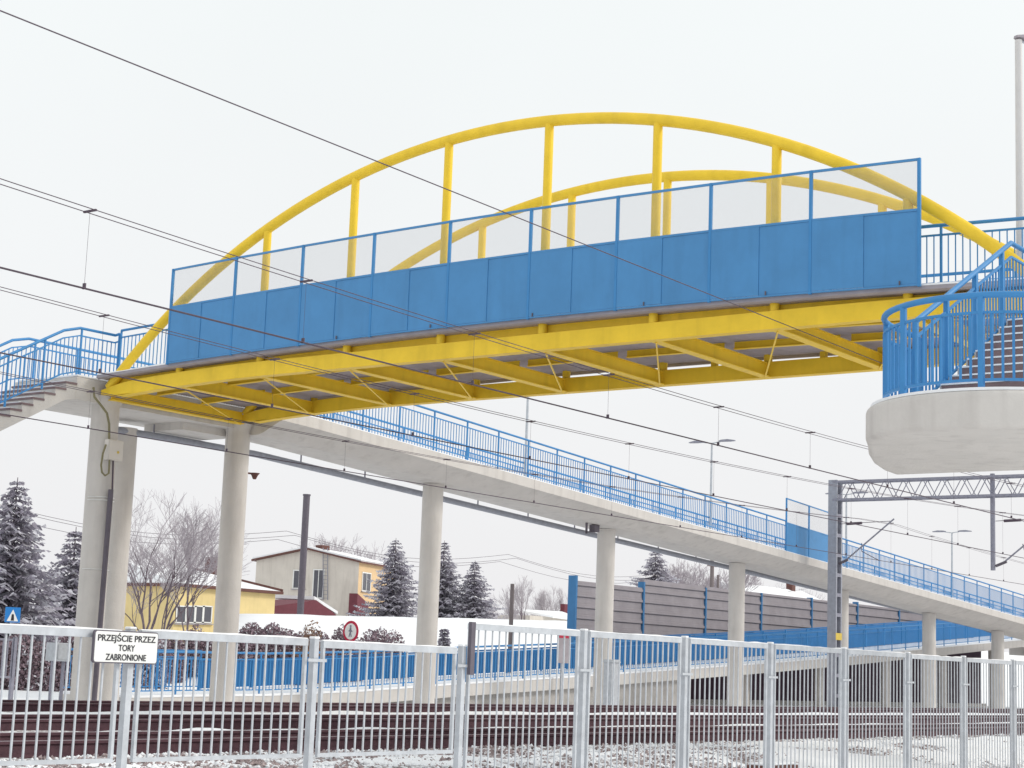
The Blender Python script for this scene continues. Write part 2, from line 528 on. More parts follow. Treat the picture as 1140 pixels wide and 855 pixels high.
# ---- generic railing
def railing(parent, path, height=1.08, spacing=1.55, bars=.13, gap=.17, low=.10, r=.028, barw=.016, postw=.036, mt_='blue', bar_top=None, extra=(), name='railing'):
    "path: base points; the part is the handrail with its rails, posts and baluster panels are its children"
    pts = [Vector(p) for p in path]
    seg = [(pts[i+1]-pts[i]).length for i in range(len(pts)-1)]
    tot = sum(seg)
    def P(t):
        for i, L_ in enumerate(seg):
            if t <= L_ or i == len(seg)-1: return pts[i].lerp(pts[i+1], t/L_)
            t -= L_
    rl = MB()
    up_ = Vector((0, 0, 1))
    rl.tube([p+up_*height for p in pts], r, 8)
    for h in (height-gap, low)+tuple(extra):
        for i in range(len(pts)-1): rl.bar(pts[i]+up_*h, pts[i+1]+up_*h, .03, .03)
    o = rl.build(name, mt_, parent)
    n = max(1, round(tot/spacing))
    for k in range(n+1):
        p = P(tot*k/n)
        pm = MB(); pm.box((p.x-postw/2, p.y-postw/2, p.z-.04), (p.x+postw/2, p.y+postw/2, p.z+height))
        pm.build('post', mt_, o)
    for k in range(n):
        bm_ = MB()
        nb = max(2, round(tot/n/bars))
        for q in range(1, nb):
            p = P(tot*(k+q/nb)/n)
            bm_.box((p.x-barw/2, p.y-barw/2, p.z+low), (p.x+barw/2, p.y+barw/2, p.z+height-gap))
        bm_.build('baluster_panel', mt_, o)
    return o

# pedestrian railings on the bridge deck, inside the arches
railing(bridge, [(26.32, y, deck_z(y)+.02) for y in (8.9, 11, 14, 19, 24, 28, 30.3)], 1.09, 1.9, .125, .16, .1, r=.03)
railing(bridge, [(29.8, y, deck_z(y)+.02) for y in (8.9, 11, 14, 19, 24, 28, 29.9)], 1.09, 1.9, .125, .16, .1, r=.03)
kp = MB()
for k in range(10):
    ya, yb = 8.95+k*.25*1.0, 9.15+k*.25
    kp.box((26.28, ya, deck_z(ya)+.04), (26.30, yb, deck_z(yb)+.16))
kp.build('kick_plate', 'blue', bridge)

# ------------------------------------------------------------------ far side: platform, stair, ramp
RAMP_Y0, RAMP_Y1 = 29.3, 31.95
def ramp_z(x):
    return 6.88-.0566*(x-31) if x > 31 else 6.88
plat = thing('stair_platform', (28, 31.4, 6.4), 'pale concrete landing and staircase at the far left end of the footbridge', 'staircase')
p_ = MB()
p_.box((25.3, 30.47, 6.42), (30.62, 32.6, 6.93))
p_.box((28.9, 30.85, 6.24), (30.62, 32.2, 6.42))
p_.build('platform_slab', 'concrete', plat)
fl = MB()
N_ST, RISE, RUN = 26, .158, .285
poly = [(25.297, 6.93)]
x, z = 25.297, 6.93
for k in range(N_ST):
    z -= RISE; poly.append((x, z)); x -= RUN; poly.append((x, z))
poly += [(x, z-.2), (x+.2, z-.42), (25.0, 6.36), (25.297, 6.42)]
# side profile swept across the flight width
def strip_prism(mb, poly, y0, y1, mi=0):
    mb.prism(poly, lambda u, v, t: (u, t, v), y0, y1, mi)
pts_ = poly
# built step by step so that every face stays convex
zb_ = lambda xx: 6.36-(25.0-xx)*RISE/RUN if xx < 25.0 else 6.36+(xx-25.0)*.2
xx_, zz_ = 25.297, 6.93
for k in range(N_ST):
    zz_ -= RISE
    fl.prism([(xx_-RUN, zb_(xx_-RUN)), (xx_, zb_(xx_)), (xx_, zz_), (xx_-RUN, zz_)], lambda u, v, t: (u, t, v), 30.47, 32.3)
    xx_ -= RUN
fl.build('stair_flight', 'concrete', plat)
tr_ = MB()
x, z = 25.3, 6.93
for k in range(N_ST):
    z -= RISE
    tr_.box((x-RUN-.03, 30.45, z-.04), (x-.003, 32.32, z+.004), 0)
    tr_.box((x-RUN+.02, 30.6, z+.006), (x-.02, 32.2, z+.035), 1)
    x -= RUN
tr_.build('treads', ['step', 'snow'], plat)
zr = lambda xx: 6.93 if xx >= 25.1 else 6.93-(25.1-xx)*RISE/RUN
XE = 25.3-N_ST*RUN
railing(plat, [(XE, 30.55, zr(XE)), (24.9, 30.55, zr(24.9)), (25.35, 30.55, 6.95), (26.32, 30.5, 6.95), (26.32, 30.36, 6.97)], 1.08, 1.1, .12, r=.032)
railing(plat, [(XE, 32.3, zr(XE)), (24.9, 32.3, zr(24.9)), (25.35, 32.3, 6.93), (30.5, 32.3, 6.93)], 1.0, 1.2, .12, r=.032)

ramp = thing('approach_ramp', (56, 30.6, 5.0), 'long pale concrete ramp with blue railings descending to the right from the footbridge', 'ramp')
def ramp_section(x, z, y0, y1, dep=.50):
    yc0, yc1 = (y0+y1)/2-.55, (y0+y1)/2+.55
    return [(x, y0, z), (x, y0, z-.27), (x, y0+.12, z-.31), (x, yc0-.2, z-dep+.06), (x, yc0, z-dep), (x, yc1, z-dep), (x, yc1+.2, z-dep+.06), (x, y1-.12, z-.31), (x, y1, z-.27), (x, y1, z)]
sl = MB()
RX = [30.64]+rng(32, 96, 2)+[97.5]
sl.loft([ramp_section(x, ramp_z(x), RAMP_Y0, RAMP_Y1, .58) for x in RX])
sl.box((97.5, 29.3, ramp_z(97.5)-.45), (100.2, 36.2, ramp_z(97.5)))
o = sl.build('ramp_slab', 'concrete', ramp)
for k in range(len(o.data.polygons)): o.data.polygons[k].use_smooth = False
q = MB(); q.box((25.28, 30.45, 6.933), (30.6, 32.5, 6.975)); bevel(q.build('platform_snow', 'snow', plat), .015)
sn = MB()
sn.loft([[(x, RAMP_Y0+.02, ramp_z(x)+.002), (x, RAMP_Y1-.02, ramp_z(x)+.002), (x, RAMP_Y1-.05, ramp_z(x)+.035), (x, RAMP_Y0+.05, ramp_z(x)+.03)] for x in RX])
sn.build('ramp_snow', 'snow', ramp)
GX0, GX1 = 57.0, 60.6
def rp(y, a, b_): return [(x, y, ramp_z(x)+.02) for x in ([a]+[v for v in rng(34, 96, 8) if a < v < b_]+[b_])]
railing(ramp, rp(RAMP_Y0+.08, 30.75, GX0), 1.08, 1.5, .125, r=.03)
railing(ramp, rp(RAMP_Y0+.08, GX1, 97.3), 1.08, 1.5, .125, r=.03)
railing(ramp, rp(RAMP_Y1-.08, 30.75, 97.3), 1.08, 1.5, .125, r=.03)
guard(ramp, [(x, RAMP_Y0+.06, ramp_z(x)-.02) for x in (GX0, (GX0+GX1)/2, GX1)], 'bluepanel', 'mesh', 1.05, 1.95, .05, (0, 1, 0))

# lower ramp
LZ = [(30, -.14), (31, -.11), (34.8, -.05), (38.5, .1), (42.6, .34), (49.4, .69), (62.7, 1.44), (71.7, 2.0), (80, 2.58), (87, 3.05), (97.5, 3.75)]
LY0, LY1 = 33.2, 35.9
def lz(x): return interp(LZ, x)
low = thing('lower_ramp', (60, 34.5, 0), 'low snow edged concrete ramp with blue railing rising to the right behind the columns', 'ramp')
sl = MB()
LX = [30, 32, 34.8, 38.5]+rng(40, 97, 3)+[97.5]
sl.loft([[(x, LY0, lz(x)), (x, LY0, lz(x)-.36), (x, LY1, lz(x)-.36), (x, LY1, lz(x))] for x in LX])
sl.build('ramp_slab', 'concrete', low)
sn = MB()
sn.loft([[(x, LY0-.02, lz(x)+.002), (x, LY1, lz(x)+.002), (x, LY1, lz(x)+.07), (x, LY0, lz(x)+.06)] for x in LX])
sn.build('ramp_snow', 'snow', low)
wl = MB()
X_ = [30, 34.8, 38.5, 42.6, 49.4, 57.0]
wl.loft([[(x, LY0+.22, -.7), (x, LY1-.2, -.7), (x, LY1-.2, lz(x)-.362), (x, LY0+.22, lz(x)-.362)] for x in X_])
wl.build('retaining_wall', 'concrete2', low)
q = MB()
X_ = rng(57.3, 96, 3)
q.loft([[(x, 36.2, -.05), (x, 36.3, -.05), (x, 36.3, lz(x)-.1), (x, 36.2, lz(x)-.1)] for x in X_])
q.build('under_ramp_shade_sheet', 'rampshade', low)  # added dark sheet standing in for the shade below the ramp
q = MB(); q.box((57.3, 36.15, -.7), (94, 36.35, -.052)); q.build('plinth', 'concrete2', low)
for k, x in enumerate((63.5, 70.2, 77.0, 83.8, 90.5)):
    sp = MB(); sp.tube([(x, 34.5, -.5), (x, 34.5, lz(x)-.355)], .22, 16); sp.build('pier', 'concrete', low)
railing(low, [(x, LY0+.07, lz(x)+.06) for x in LX], 1.06, 1.5, .125, r=.03)
railing(low, [(x, LY1-.07, lz(x)+.06) for x in LX if x <= 35], 1.06, 1.5, .125, r=.03)
fr = MB()
bx = [34.8+2.05*k for k in range(31)]
ph = lambda x_: .84 if x_ < 52 else 1.1
for a_, b_ in zip(bx, bx[1:]):
    fr.bar((a_, LY1-.05, lz(a_)+ph(a_)+.02), (b_, LY1-.05, lz(b_)+ph(a_)+.02), .05, .05)
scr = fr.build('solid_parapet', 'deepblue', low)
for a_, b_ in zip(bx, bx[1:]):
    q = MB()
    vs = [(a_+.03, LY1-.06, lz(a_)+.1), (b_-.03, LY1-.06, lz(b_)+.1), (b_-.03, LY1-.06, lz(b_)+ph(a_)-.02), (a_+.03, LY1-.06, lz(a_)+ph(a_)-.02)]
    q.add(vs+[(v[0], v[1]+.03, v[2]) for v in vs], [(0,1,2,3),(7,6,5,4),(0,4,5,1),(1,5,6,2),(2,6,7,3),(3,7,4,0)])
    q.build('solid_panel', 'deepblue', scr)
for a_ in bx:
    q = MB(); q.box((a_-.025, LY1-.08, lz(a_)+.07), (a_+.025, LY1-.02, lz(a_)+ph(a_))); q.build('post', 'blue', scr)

# columns
def column(x, y, zt, r, lab, cap=True):
    c = MB()
    prof = [(r, -.6), (r, zt-.28)]+([(r*1.0, zt-.2), (r*1.2, zt-.06), (r*1.35, zt)] if cap else [(r, zt)])
    n = 28
    vs, fs = [], []
    for rr, z in prof:
        vs += [(x+rr*math.cos(2*math.pi*j/n), y+rr*math.sin(2*math.pi*j/n), z) for j in range(n)]
    for i in range(len(prof)-1):
        fs += [(i*n+j, i*n+(j+1) % n, (i+1)*n+(j+1) % n, (i+1)*n+j) for j in range(n)]
    c.add(vs, fs, 0, True)
    c.add(vs[-n:], [tuple(range(n))])
    o = c.build('concrete_column', 'concrete')
    # origin at the base
    for v in o.data.vertices: v.co -= Vector((x, y, -.3))
    o.location = (x, y, -.3)
    return tag(o, lab, 'column', 'round concrete columns carrying the footbridge and ramp')
CL = ['round pale column under the left foot of the front arch, carrying the white box and black conduit',
      'round pale column right under the far arch foot, with a small brown lamp on it',
      'round pale column in front of the conifers, second to the right of the bridge end',
      'round pale column in front of the left end of the grey noise barrier',
      'round pale column standing between the noise barrier and the grey fence, left of the lattice mast',
      'round pale column close behind the steel catenary mast',
      'round pale column right of the catenary mast, below the ramp',
      'rightmost round pale column where the ramp meets the right edge of the photo']
column(26.3, 30.62, 6.60, .31, CL[0])
column(30.5, 30.62, 6.55, .30, CL[1])
for k in range(6):
    x = (38.2, 47.1, 55.7, 64.2, 72.9, 81.0)[k]
    column(x, 30.62, ramp_z(x)-.578, .29, CL[2+k], cap=False)
column(89.6, 30.62, ramp_z(89.6)-.578, .29, 'pale column beyond the right edge, last before the ramp turns', cap=False)
column(28.15, 32.05, 6.22, .31, 'shaded round column just behind the column with the white box', cap=False)

# junction box, conduit and cables on the first column
jb = thing('junction_box', at(127, 512, 30.25), 'pale junction box fixed near the top of the left column', 'junction box')
c0 = at(127, 501, 30.2)
q = MB(); q.box((c0.x-.22, c0.y-.06, c0.z-.24), (c0.x+.22, c0.y+.08, c0.z+.22)); bevel(q.build('box_body', 'box', jb), .015)
q = MB(); q.box((c0.x-.20, c0.y-.075, c0.z-.22), (c0.x+.20, c0.y-.061, c0.z+.20)); bevel(q.build('box_lid', 'box', jb), .006)
q = MB(); q.tube([(c0.x+.05, c0.y-.09, c0.z-.05), (c0.x+.05, c0.y-.076, c0.z-.05)], .03, 10); q.build('lock', 'yband', jb)
def colside(px, py, off=.03):
    "a point on the camera side of the first column"
    a = at(px, py, 30.32)
    dx = max(-.31, min(.31, a.x-26.3))
    return Vector((26.3+dx, 30.62-math.sqrt(max(.0004, .34**2-dx*dx))-off, a.z))
cb = thing('cable', colside(122, 470), 'olive cable running from the bridge down into the junction box', 'cable')
q = MB(); q.tube([at(104, 431, 30.25), at(105, 442, 30.25), at(113, 452, 30.22), at(119, 460, 30.2), at(121.5, 472, 30.2), at(121.5, 490, 30.22)], .026, 6); q.build('cable_run', 'cable', cb)
q = MB(); q.tube([at(118, 495, 30.16), at(114.5, 505, 30.16), at(112.5, 518, 30.16), at(113.5, 526, 30.16), at(117, 529.5, 30.16), at(121, 527, 30.16), at(122, 512, 30.16)], .022, 6); q.build('cable_loop', 'cable', cb)
cd = thing('conduit', (26.6, 30.2, -.3), 'black conduit pipe running down the left column below the junction box', 'pipe')
q = MB(); q.tube([at(126, 512, 30.2), at(125, 545, 30.2)], .02, 6); q.build('cable_end', 'wire', cd)
top_ = at(123.5, 545, 30.2); bot_ = at(104.5, 783, 30.2)
q = MB(); q.tube([top_, bot_], .06, 10); q.build('pipe', 'darksteel', cd)
for yy in (553, 556.5, 634):
    q = MB()
    q.tube([Vector((26.3+.325*math.cos(t), 30.62+.325*math.sin(t), at(115, yy, 30.3).z)) for t in [R_(a) for a in range(180, 361, 12)]], .012, 5)
    q.build('strap', 'white', cd)

# drain pipe slung under the far side of the ramp
dp = thing('drain_pipe', (55, 31.7, 4.8), 'grey drain pipe hung below the ramp soffit', 'drain pipe')
def pipe_z(x): return 6.10-.0495*(x-32.4)
q = MB(); q.tube([(27.6, 31.85, 6.12), (29.5, 31.85, 6.13), (32.4, 31.85, pipe_z(32.4)), (60, 31.85, pipe_z(60)), (82.5, 31.85, pipe_z(82.5))], .085, 10); q.build('pipe', 'galvm', dp)
for x in rng(28.9, 82, 2.6):
    q = MB(); z0 = 6.12 if x < 32 else pipe_z(x)
    q.bar((x, 31.85, z0), (x, 31.85, (6.4 if x < 30.6 else ramp_z(x)-.29)), .03); q.build('hanger_rod', 'galvd', dp)
q = MB(); q.tube([(82.5, 31.85, pipe_z(82.5)), (82.6, 31.6, pipe_z(82.6)-.1), (82.4, 31.1, pipe_z(82.6)-.2)], .1, 10); q.build('elbow', 'galvd', dp)
ob = thing('camera_bracket', (46.6, 30.2, 5.4), 'small dark fixture clamped at the head of the column by the noise barrier', 'bracket')
q = MB(); e = at(661, 588, 30.4); q.box((e.x-.1, e.y-.1, e.z-.12), (e.x+.18, e.y+.1, e.z+.1)); q.box((e.x-.4, e.y, e.z-.2), (e.x-.34, e.y+.05, e.z+.22)); q.bar((e.x-.4, e.y+.02, e.z-.15), (e.x+.1, e.y+.02, e.z-.1), .04); q.build('body', 'darksteel', ob)
lm = thing('wall_lamp', (30.75, 30.5, 5.4), 'small brown dome lamp sticking out from the second column', 'lamp')
e = at(283.5, 529, 30.5)
q = MB(); q.tube([(e.x, e.y, e.z+.05), (e.x, e.y, e.z), (e.x, e.y, e.z-.10)], .13, 12, r2=.04); q.build('lamp_shade', 'brown', lm)
q = MB(); q.tube([(e.x-.3, e.y+.05, e.z+.03), (e.x, e.y, e.z+.03)], .025, 6); q.build('arm', 'brown', lm)

# ------------------------------------------------------------------ near stair with rounded landing
ns = thing('landing_stair', (20.5, 7.5, 4.1), 'pale concrete landing with rounded end and blue railed steps at the right edge', 'staircase')
LC, LR, LZT, LTH = (19.85, 7.45), 1.55, 4.13, .42
out = [(22.3, 5.9)]
for k in range(29):
    a = R_(-90-155*k/28)
    out.append((LC[0]+LR*math.cos(a), LC[1]+LR*math.sin(a)))
out += [(19.75, 9.08), (20.4, 9.37), (21.1, 9.63), (21.75, 9.80), (22.3, 9.86)]
q = MB(); q.prism(out, lambda u, v, t: (u, v, t), LZT-LTH, LZT)
bevel(q.build('landing_slab', 'concrete', ns), .07, 4)
q = MB(); o2 = [(LC[0]+(u-LC[0])*.965, LC[1]+(v-LC[1])*.965) for u, v in out]
q.prism(o2, lambda u, v, t: (u, v, t), LZT+.002, LZT+.035); q.build('landing_snow', 'snow', ns)
def stair_up(x0, z0, n, rise, run, ya, yb):
    poly = [(x0, z0-.02)]; x, z = x0, z0
    for k in range(n):
        z += rise; poly.append((x, z)); x += run; poly.append((x, z))
    poly += [(x, z-.3), (x-.1, z-.35), (x0+.45, z0-.02)]
    a = MB(); strip_prism(a, poly, ya, yb); a.build('stair_flight', 'concrete', ns)
    b_ = MB(); x, z = x0, z0
    for k in range(n):
        b_.box((x-.012, ya+.03, z+.024), (x-.002, yb-.03, z+rise-.004), 0)
        b_.box((x-.02, ya+.02, z+rise+.002), (x+run-.02, yb-.02, z+rise+.022), 1)
        z += rise; x += run
    b_.build('treads', ['step', 'snow'], ns)
    return x, z
SX, SY0, SY1 = 20.0, 6.4, 8.5
x1, z1 = stair_up(SX, LZT, 11, .155, .288, SY0, SY1)
q = MB(); q.box((x1, SY0, z1-.3), (x1+1.3, SY1, z1)); q.build('half_landing', 'concrete', ns)
x2, z2 = stair_up(x1+1.3, z1, 8, (7.0-z1)/8, .30, SY0, SY1)
q = MB(); q.box((x2, 6.0, 6.55), (31.2, 8.62, 7.0)); q.box((25.9, 8.5, 6.55), (30.5, 8.62, 7.0)); q.build('top_platform', 'concrete', ns)
for (xa, ya) in ((26.0, 9.4), (30.2, 9.4), (30.2, 6.4)):
    q = MB(); q.tube([(xa, ya if ya < 9 else 8.35, -1), (xa, ya if ya < 9 else 8.35, 6.55)], .3, 20); q.build('column', 'concrete', ns)
sl_ = .155/.288
railing(ns, [(SX-.1, SY1+.03, LZT+.12), (x1, SY1+.03, z1+.12), (x1+1.3, SY1+.03, z1+.12), (x2, SY1+.03, 7.1)], 1.04, 1.15, .125, .2, -.02, r=.036, postw=.06, barw=.02)
railing(ns, [(SX+1.4, SY0-.03, LZT+.12+1.4*sl_), (x1, SY0-.03, z1+.12), (x1+1.3, SY0-.03, z1+.12), (x2, SY0-.03, 7.1)], 1.04, 1.15, .125, .2, -.02, r=.036, postw=.06, barw=.02)
RR = 1.34
pth = [(22.2, LC[1]-RR, LZT+.02), (21.2, LC[1]-RR, LZT+.02)]
for k in range(25):
    a = R_(-90-180*k/24); pth.append((LC[0]+RR*math.cos(a), LC[1]+RR*math.sin(a), LZT+.02))
pth += [(20.6, LC[1]+RR, LZT+.02)]
railing(ns, pth, 1.08, 1.0, .115, .2, .12, r=.038, postw=.06, barw=.024)

# ------------------------------------------------------------------ lamps on the ramp and platform
def ramp_lamp(x, y, zb, h, lab, single=False):
    t = thing('street_lamp', (x, y, zb), lab, 'street lamp', 'street lamps along the ramp')
    q = MB(); q.tube([(x, y, zb-.1), (x, y, zb+h)], .055 if single is False else .07, 10, r2=.035 if single is False else .06); q.build('pole', 'galv' if single is False else 'pale', t)
    for sg in ((1, -1) if single is False else (1,)):
        dv = Vector((0, sg, 0)) if single is False else Vector((.9, -.43, 0))
        c = Vector((x, y, zb+h))
        q = MB(); q.tube([c-Vector((0, 0, .02)), c+dv*.35+Vector((0, 0, .03))], .022, 6); q.build('arm', 'galv', t)
        q = MB()
        a_ = c+dv*.3; b_ = c+dv*.95
        if single: a_ = c-dv*.06; b_ = c+dv*.7
        sd = dv.cross(Vector((0, 0, 1)))
        rings = []
        for f_, w_, zt_ in ((0, .05, .04), (.15, .1, .06), (.6, .14, .07), (1, .06, .03)):
            p = a_.lerp(b_, f_)+Vector((0, 0, .03))
            rings.append([p-sd*w_, p+sd*w_, p+sd*w_*.7+Vector((0, 0, zt_)), p-sd*w_*.7+Vector((0, 0, zt_))])
        q.loft(rings); q.build('lamp_head', 'galvd' if single is False else 'fascia', t)
for x, zz, lab in ((44.2, 9.95, 'slim ramp lamp whose head hides behind the yellow bridge chord'), (55.8, 9.30, 'slim double headed lamp standing on the ramp, nearest the bridge'),
                   (67.1, 8.55, 'slim double headed lamp on the ramp seen behind the gantry beam'), (78.4, 7.9, 'small double headed lamp far down the ramp at right')):
    ramp_lamp(x, 31.8, ramp_z(x), zz-ramp_z(x), lab)
ramp_lamp(26.9, 9.75, 7.1, 4.25, 'thick pale lamp pole at the right edge above the stair', True)

# ------------------------------------------------------------------ overhead line
TC = [15.85, 20.45, 26.45]
def mess_z(x, z0):
    c = 29 if x < 59 else 89
    return z0+.19*((x-c)/15)**2
for i, (y, zc, zm, d0, lab) in enumerate(((TC[0], 5.09, 5.80, 13.16, 'double contact line with droppers above the nearest track, crossing the blue panel'),
                                       (TC[1], 5.08, 5.84, 17.4, 'double contact line with droppers above the middle track'),
                                       (TC[2], 5.18, 5.86, 18.6, 'lowest contact line with droppers above the farthest track'))):
    t = thing('overhead_line', (20, y, zc), lab, 'overhead wire', 'overhead contact lines of the three tracks')
    XX = rng(-6, 120, 3)
    for sg in (-1, 1):
        q = MB(); q.tube([(x, y+sg*.10, mess_z(x, zm)+sg*.004) for x in XX], .0062, 5); q.build('messenger_wire', 'wire', t)
        q = MB(); q.tube([(x, y+sg*.020, zc) for x in XX], .007, 5); q.build('contact_wire', 'wire', t)
    for x in rng(d0-3.72*4, 96, 3.72):
        q = MB(); zt_ = mess_z(x, zm)
        q.tube([(x, y, zc), (x, y, zt_)], .0026, 4)
        q.box((x-.012, y-.108, zt_-.012), (x+.012, y+.108, zt_+.012)); q.box((x-.009, y-.022, zc-.01), (x+.009, y+.022, zc+.06))
        q.build('dropper', 'wire', t)
fd = MB()
fd.tube([(x, 13.0, 6.71-.0085*(x-9) if x < 35 else 6.49+.0006*(x-35)) for x in rng(-6, 120, 3)], .0075, 5)
tag(fd.build('feeder_wire', 'wire'), 'single highest wire slanting across the sky and the yellow arch', 'overhead wire')

# catenary gantry
GX = 59.0
ga = thing('catenary_gantry', (GX, 28.4, -.2), 'steel catenary gantry with lattice mast and truss beam at right', 'gantry')
def lattice_mast(x, y, zt, par):
    q = MB()
    for sx in (-.2, .2):
        q.box((x+sx-.045, y-.17, -.4), (x+sx+.045, y+.17, zt))
    o = q.build('mast', 'galvm', par)
    q = MB(); q.box((x-.153, y-.03, -.4), (x+.153, y+.03, zt-.03)); q.build('gap_shade_plate', 'galvdd', par)  # added plate, its dark colour stands for the dim gap inside the mast
    for z in rng(.3, zt-.2, .72):
        q = MB(); q.box((x-.155, y-.172, z), (x+.155, y-.16, z+.13)); q.build('batten_plate', 'galvd', par)
    q = MB(); q.box((x-.25, y-.178, 2.35), (x+.25, y-.173, 2.6)); q.build('marker_band', 'yband', par)
    q = MB(); q.box((x-.45, y-.45, -.7), (x+.45, y+.45, -.05)); q.build('mast_foundation', 'concrete2', par)
lattice_mast(GX, 28.4, 8.15, ga)
lattice_mast(GX, 12.3, 8.15, ga)
q = MB()
ZT, ZB = 8.08, 7.42
for sx in (-.22, .22):
    for z in (ZT, ZB): q.bar((GX+sx, 12.0, z), (GX+sx, 28.4, z), .08, .08)
n = 44
for k in range(n):
    ya, yb = 12.2+16*k/n, 12.2+16*(k+1)/n
    for sx in (-.22, .22):
        q.bar((GX+sx, ya, ZT if k % 2 else ZB), (GX+sx, yb, ZB if k % 2 else ZT), .026, .026)
    if k % 2 == 0: q.bar((GX-.22, ya, ZT), (GX+.22, yb, ZT), .03); q.bar((GX-.22, ya, ZB), (GX+.22, yb, ZB), .03)
q.build('truss_beam', 'galvd', ga)
for y in (22.45, 17.2):
    q = MB(); q.tube([(GX, y, 8.2), (GX, y, 4.85)], .085, 10); q.build('drop_tube', 'galvd', ga)
def cantilever(y0, y1, zc, par, lo=5.1, hi=6.7):
    q = MB()
    q.tube([(GX, y0, lo), (GX, y0-(y0-y1)*.2, lo+.15)], .05, 8)
    q.build('strut_insulator', 'darksteel', par)
    q = MB(); q.tube([(GX, y0-(y0-y1)*.12, lo+.08), (GX, y1-.35, hi)], .03, 8); q.build('strut', 'galvd', par)
    q = MB(); q.tube([(GX, y0, 6.55), (GX, y1-.2, 6.62)], .012, 6)
    q.tube([(GX, y0-.3, 6.55), (GX, y0-.9, 6.57)], .05, 8); q.build('top_stay', 'wire', par)
    q = MB(); q.tube([(GX, y0-(y0-y1)*.5, lo+.75), (GX, y1+.9, 5.55), (GX, y1+.2, zc+.02)], .014, 6); q.build('registration_arm', 'wire', par)
cantilever(28.25, 26.45, 5.18, ga)
cantilever(22.35, 20.45, 5.1, ga, lo=5.0)
cantilever(17.1, 15.85, 5.1, ga, lo=5.0)

# ------------------------------------------------------------------ near fence
FY, F0, FST = 8.93, 8.02, 1.797
fence = thing('metal_fence', (12, FY, -.9), 'light grey galvanised bar fence along the bottom of the photo', 'fence')
def panel(xa, xb, zt, zb, gate=False):
    f_ = MB(); w = .036
    f_.box((xa, FY-w/2, zt-.05), (xb, FY+w/2, zt)); f_.box((xa, FY-.012, zb+.022), (xb, FY+.012, zb+.05))
    f_.box((xa, FY-.014, zb+.05), (xa+.024, FY+.014, zt-.05)); f_.box((xb-.024, FY-.014, zb+.05), (xb, FY+.014, zt-.05))
    o = f_.build('fence_panel', 'galv', fence)
    nb = 16
    bm_ = MB()
    for q_ in range(1, nb):
        x = xa+w+(xb-xa-2*w)*q_/nb+random.uniform(-.003, .003); dx_ = random.uniform(-.006, .006)
        bm_.bar((x, FY, zb+.04), (x+dx_, FY, zt-.04), .011, .011)
    bm_.build('bars', 'galv', o)
    s_ = MB(); n_ = 30; rg = []
    for k in range(n_+1):
        x = xa+(xb-xa)*k/n_; h_ = .004+.012*vnoise(x*6, 2.5)
        rg.append([(x, FY-w/2+.004, zt+.001), (x, FY+w/2-.004, zt+.001), (x, FY+w/2-.010, zt+h_), (x, FY-w/2+.010, zt+h_)])
    s_.loft(rg); s_.build('snow_cap', 'snow', o)
for k in range(-2, 14):
    x = F0+FST*k
    left = k < 2
    zt = 1.09 if left else 1.285
    jz = random.uniform(-.008, .008)
    panel(x+.085, x+FST-.085, zt+jz, .215 if left else -.62)
    p_ = MB()
    pt = 1.095 if k <= 2 else 1.292
    p_.box((x-.025, FY-.025, -1.1), (x+.025, FY+.025, pt))
    po = p_.build('post', 'galv', fence)
    c_ = MB()
    c_.box((x-.1, FY-.042, .93), (x+.1, FY-.034, .952))
    c_.build('clamp', 'galv', po)
    s_ = MB(); s_.box((x-.03, FY-.03, pt+.001), (x+.03, FY+.03, pt+.02)); bevel(s_.build('snow_cap', 'snow', po), .008)
dp_ = MB(); xx = F0+FST*2+.055; dp_.box((xx-.028, FY-.07, .87), (xx+.028, FY-.038, 1.30)); dp_.build('hinge_post', 'darksteel', fence)

# warning sign on the fence
a_, b_ = at(107.5, 702, 8.85), at(176.3, 739.5, 8.85)
sx0, sx1 = a_.x, b_.x
sz1, sz0 = at(142, 702.5, 8.85).z, at(142, 739, 8.85).z
sg = thing('warning_sign', ((sx0+sx1)/2, 8.86, sz0), 'white Polish warning sign with black letters fixed to the fence', 'sign')
def rrect(x0, z0, x1, z1, r, n=5):
    P = []
    for cx, cz, a0 in ((x1-r, z1-r, 0), (x0+r, z1-r, 90), (x0+r, z0+r, 180), (x1-r, z0+r, 270)):
        for k in range(n+1):
            a = R_(a0+90*k/n); P.append((cx+r*math.cos(a), cz+r*math.sin(a)))
    return P
q = MB(); q.prism(rrect(sx0, sz0, sx1, sz1, .022), lambda u, v, t: (u, t, v), 8.868, 8.885); q.build('border_plate', 'darksteel', sg)
q = MB(); e_ = .008; q.prism(rrect(sx0+e_, sz0+e_, sx1-e_, sz1-e_, .016), lambda u, v, t: (u, t, v), 8.863, 8.8675); q.build('face', 'white', sg)
def text_obj(txt, cx, cz, y, h, width, mtl, parent, name='lettering', bold=.010):
    cu = bpy.data.curves.new('text', 'FONT'); cu.body = txt; cu.size = 1; cu.align_x = 'CENTER'; cu.align_y = 'CENTER'
    cu.extrude = .004; cu.offset = bold
    tmp = bpy.data.objects.new('text', cu); COL.objects.link(tmp)
    bpy.context.view_layer.update()
    me = bpy.data.meshes.new_from_object(tmp.evaluated_get(bpy.context.evaluated_depsgraph_get()))
    bpy.data.objects.remove(tmp); bpy.data.curves.remove(cu)
    xs_ = [v.co.x for v in me.vertices]
    kx = width/(max(xs_)-min(xs_)); mx_ = (max(xs_)+min(xs_))/2
    o0 = origin(parent)
    kz = h/.70
    zs_ = [v.co.y for v in me.vertices]; 
    for v in me.vertices:
        v.co = Vector((cx+(v.co.x-mx_)*kx, y-v.co.z*.3, cz+v.co.y*kz))-o0
    me.materials.clear(); me.materials.append(M[mtl]); me.name = name
    o = bpy.data.objects.new(name, me); COL.objects.link(o); o.parent = parent
    return o
W_, H_ = sx1-sx0, sz1-sz0
cx_ = (sx0+sx1)/2
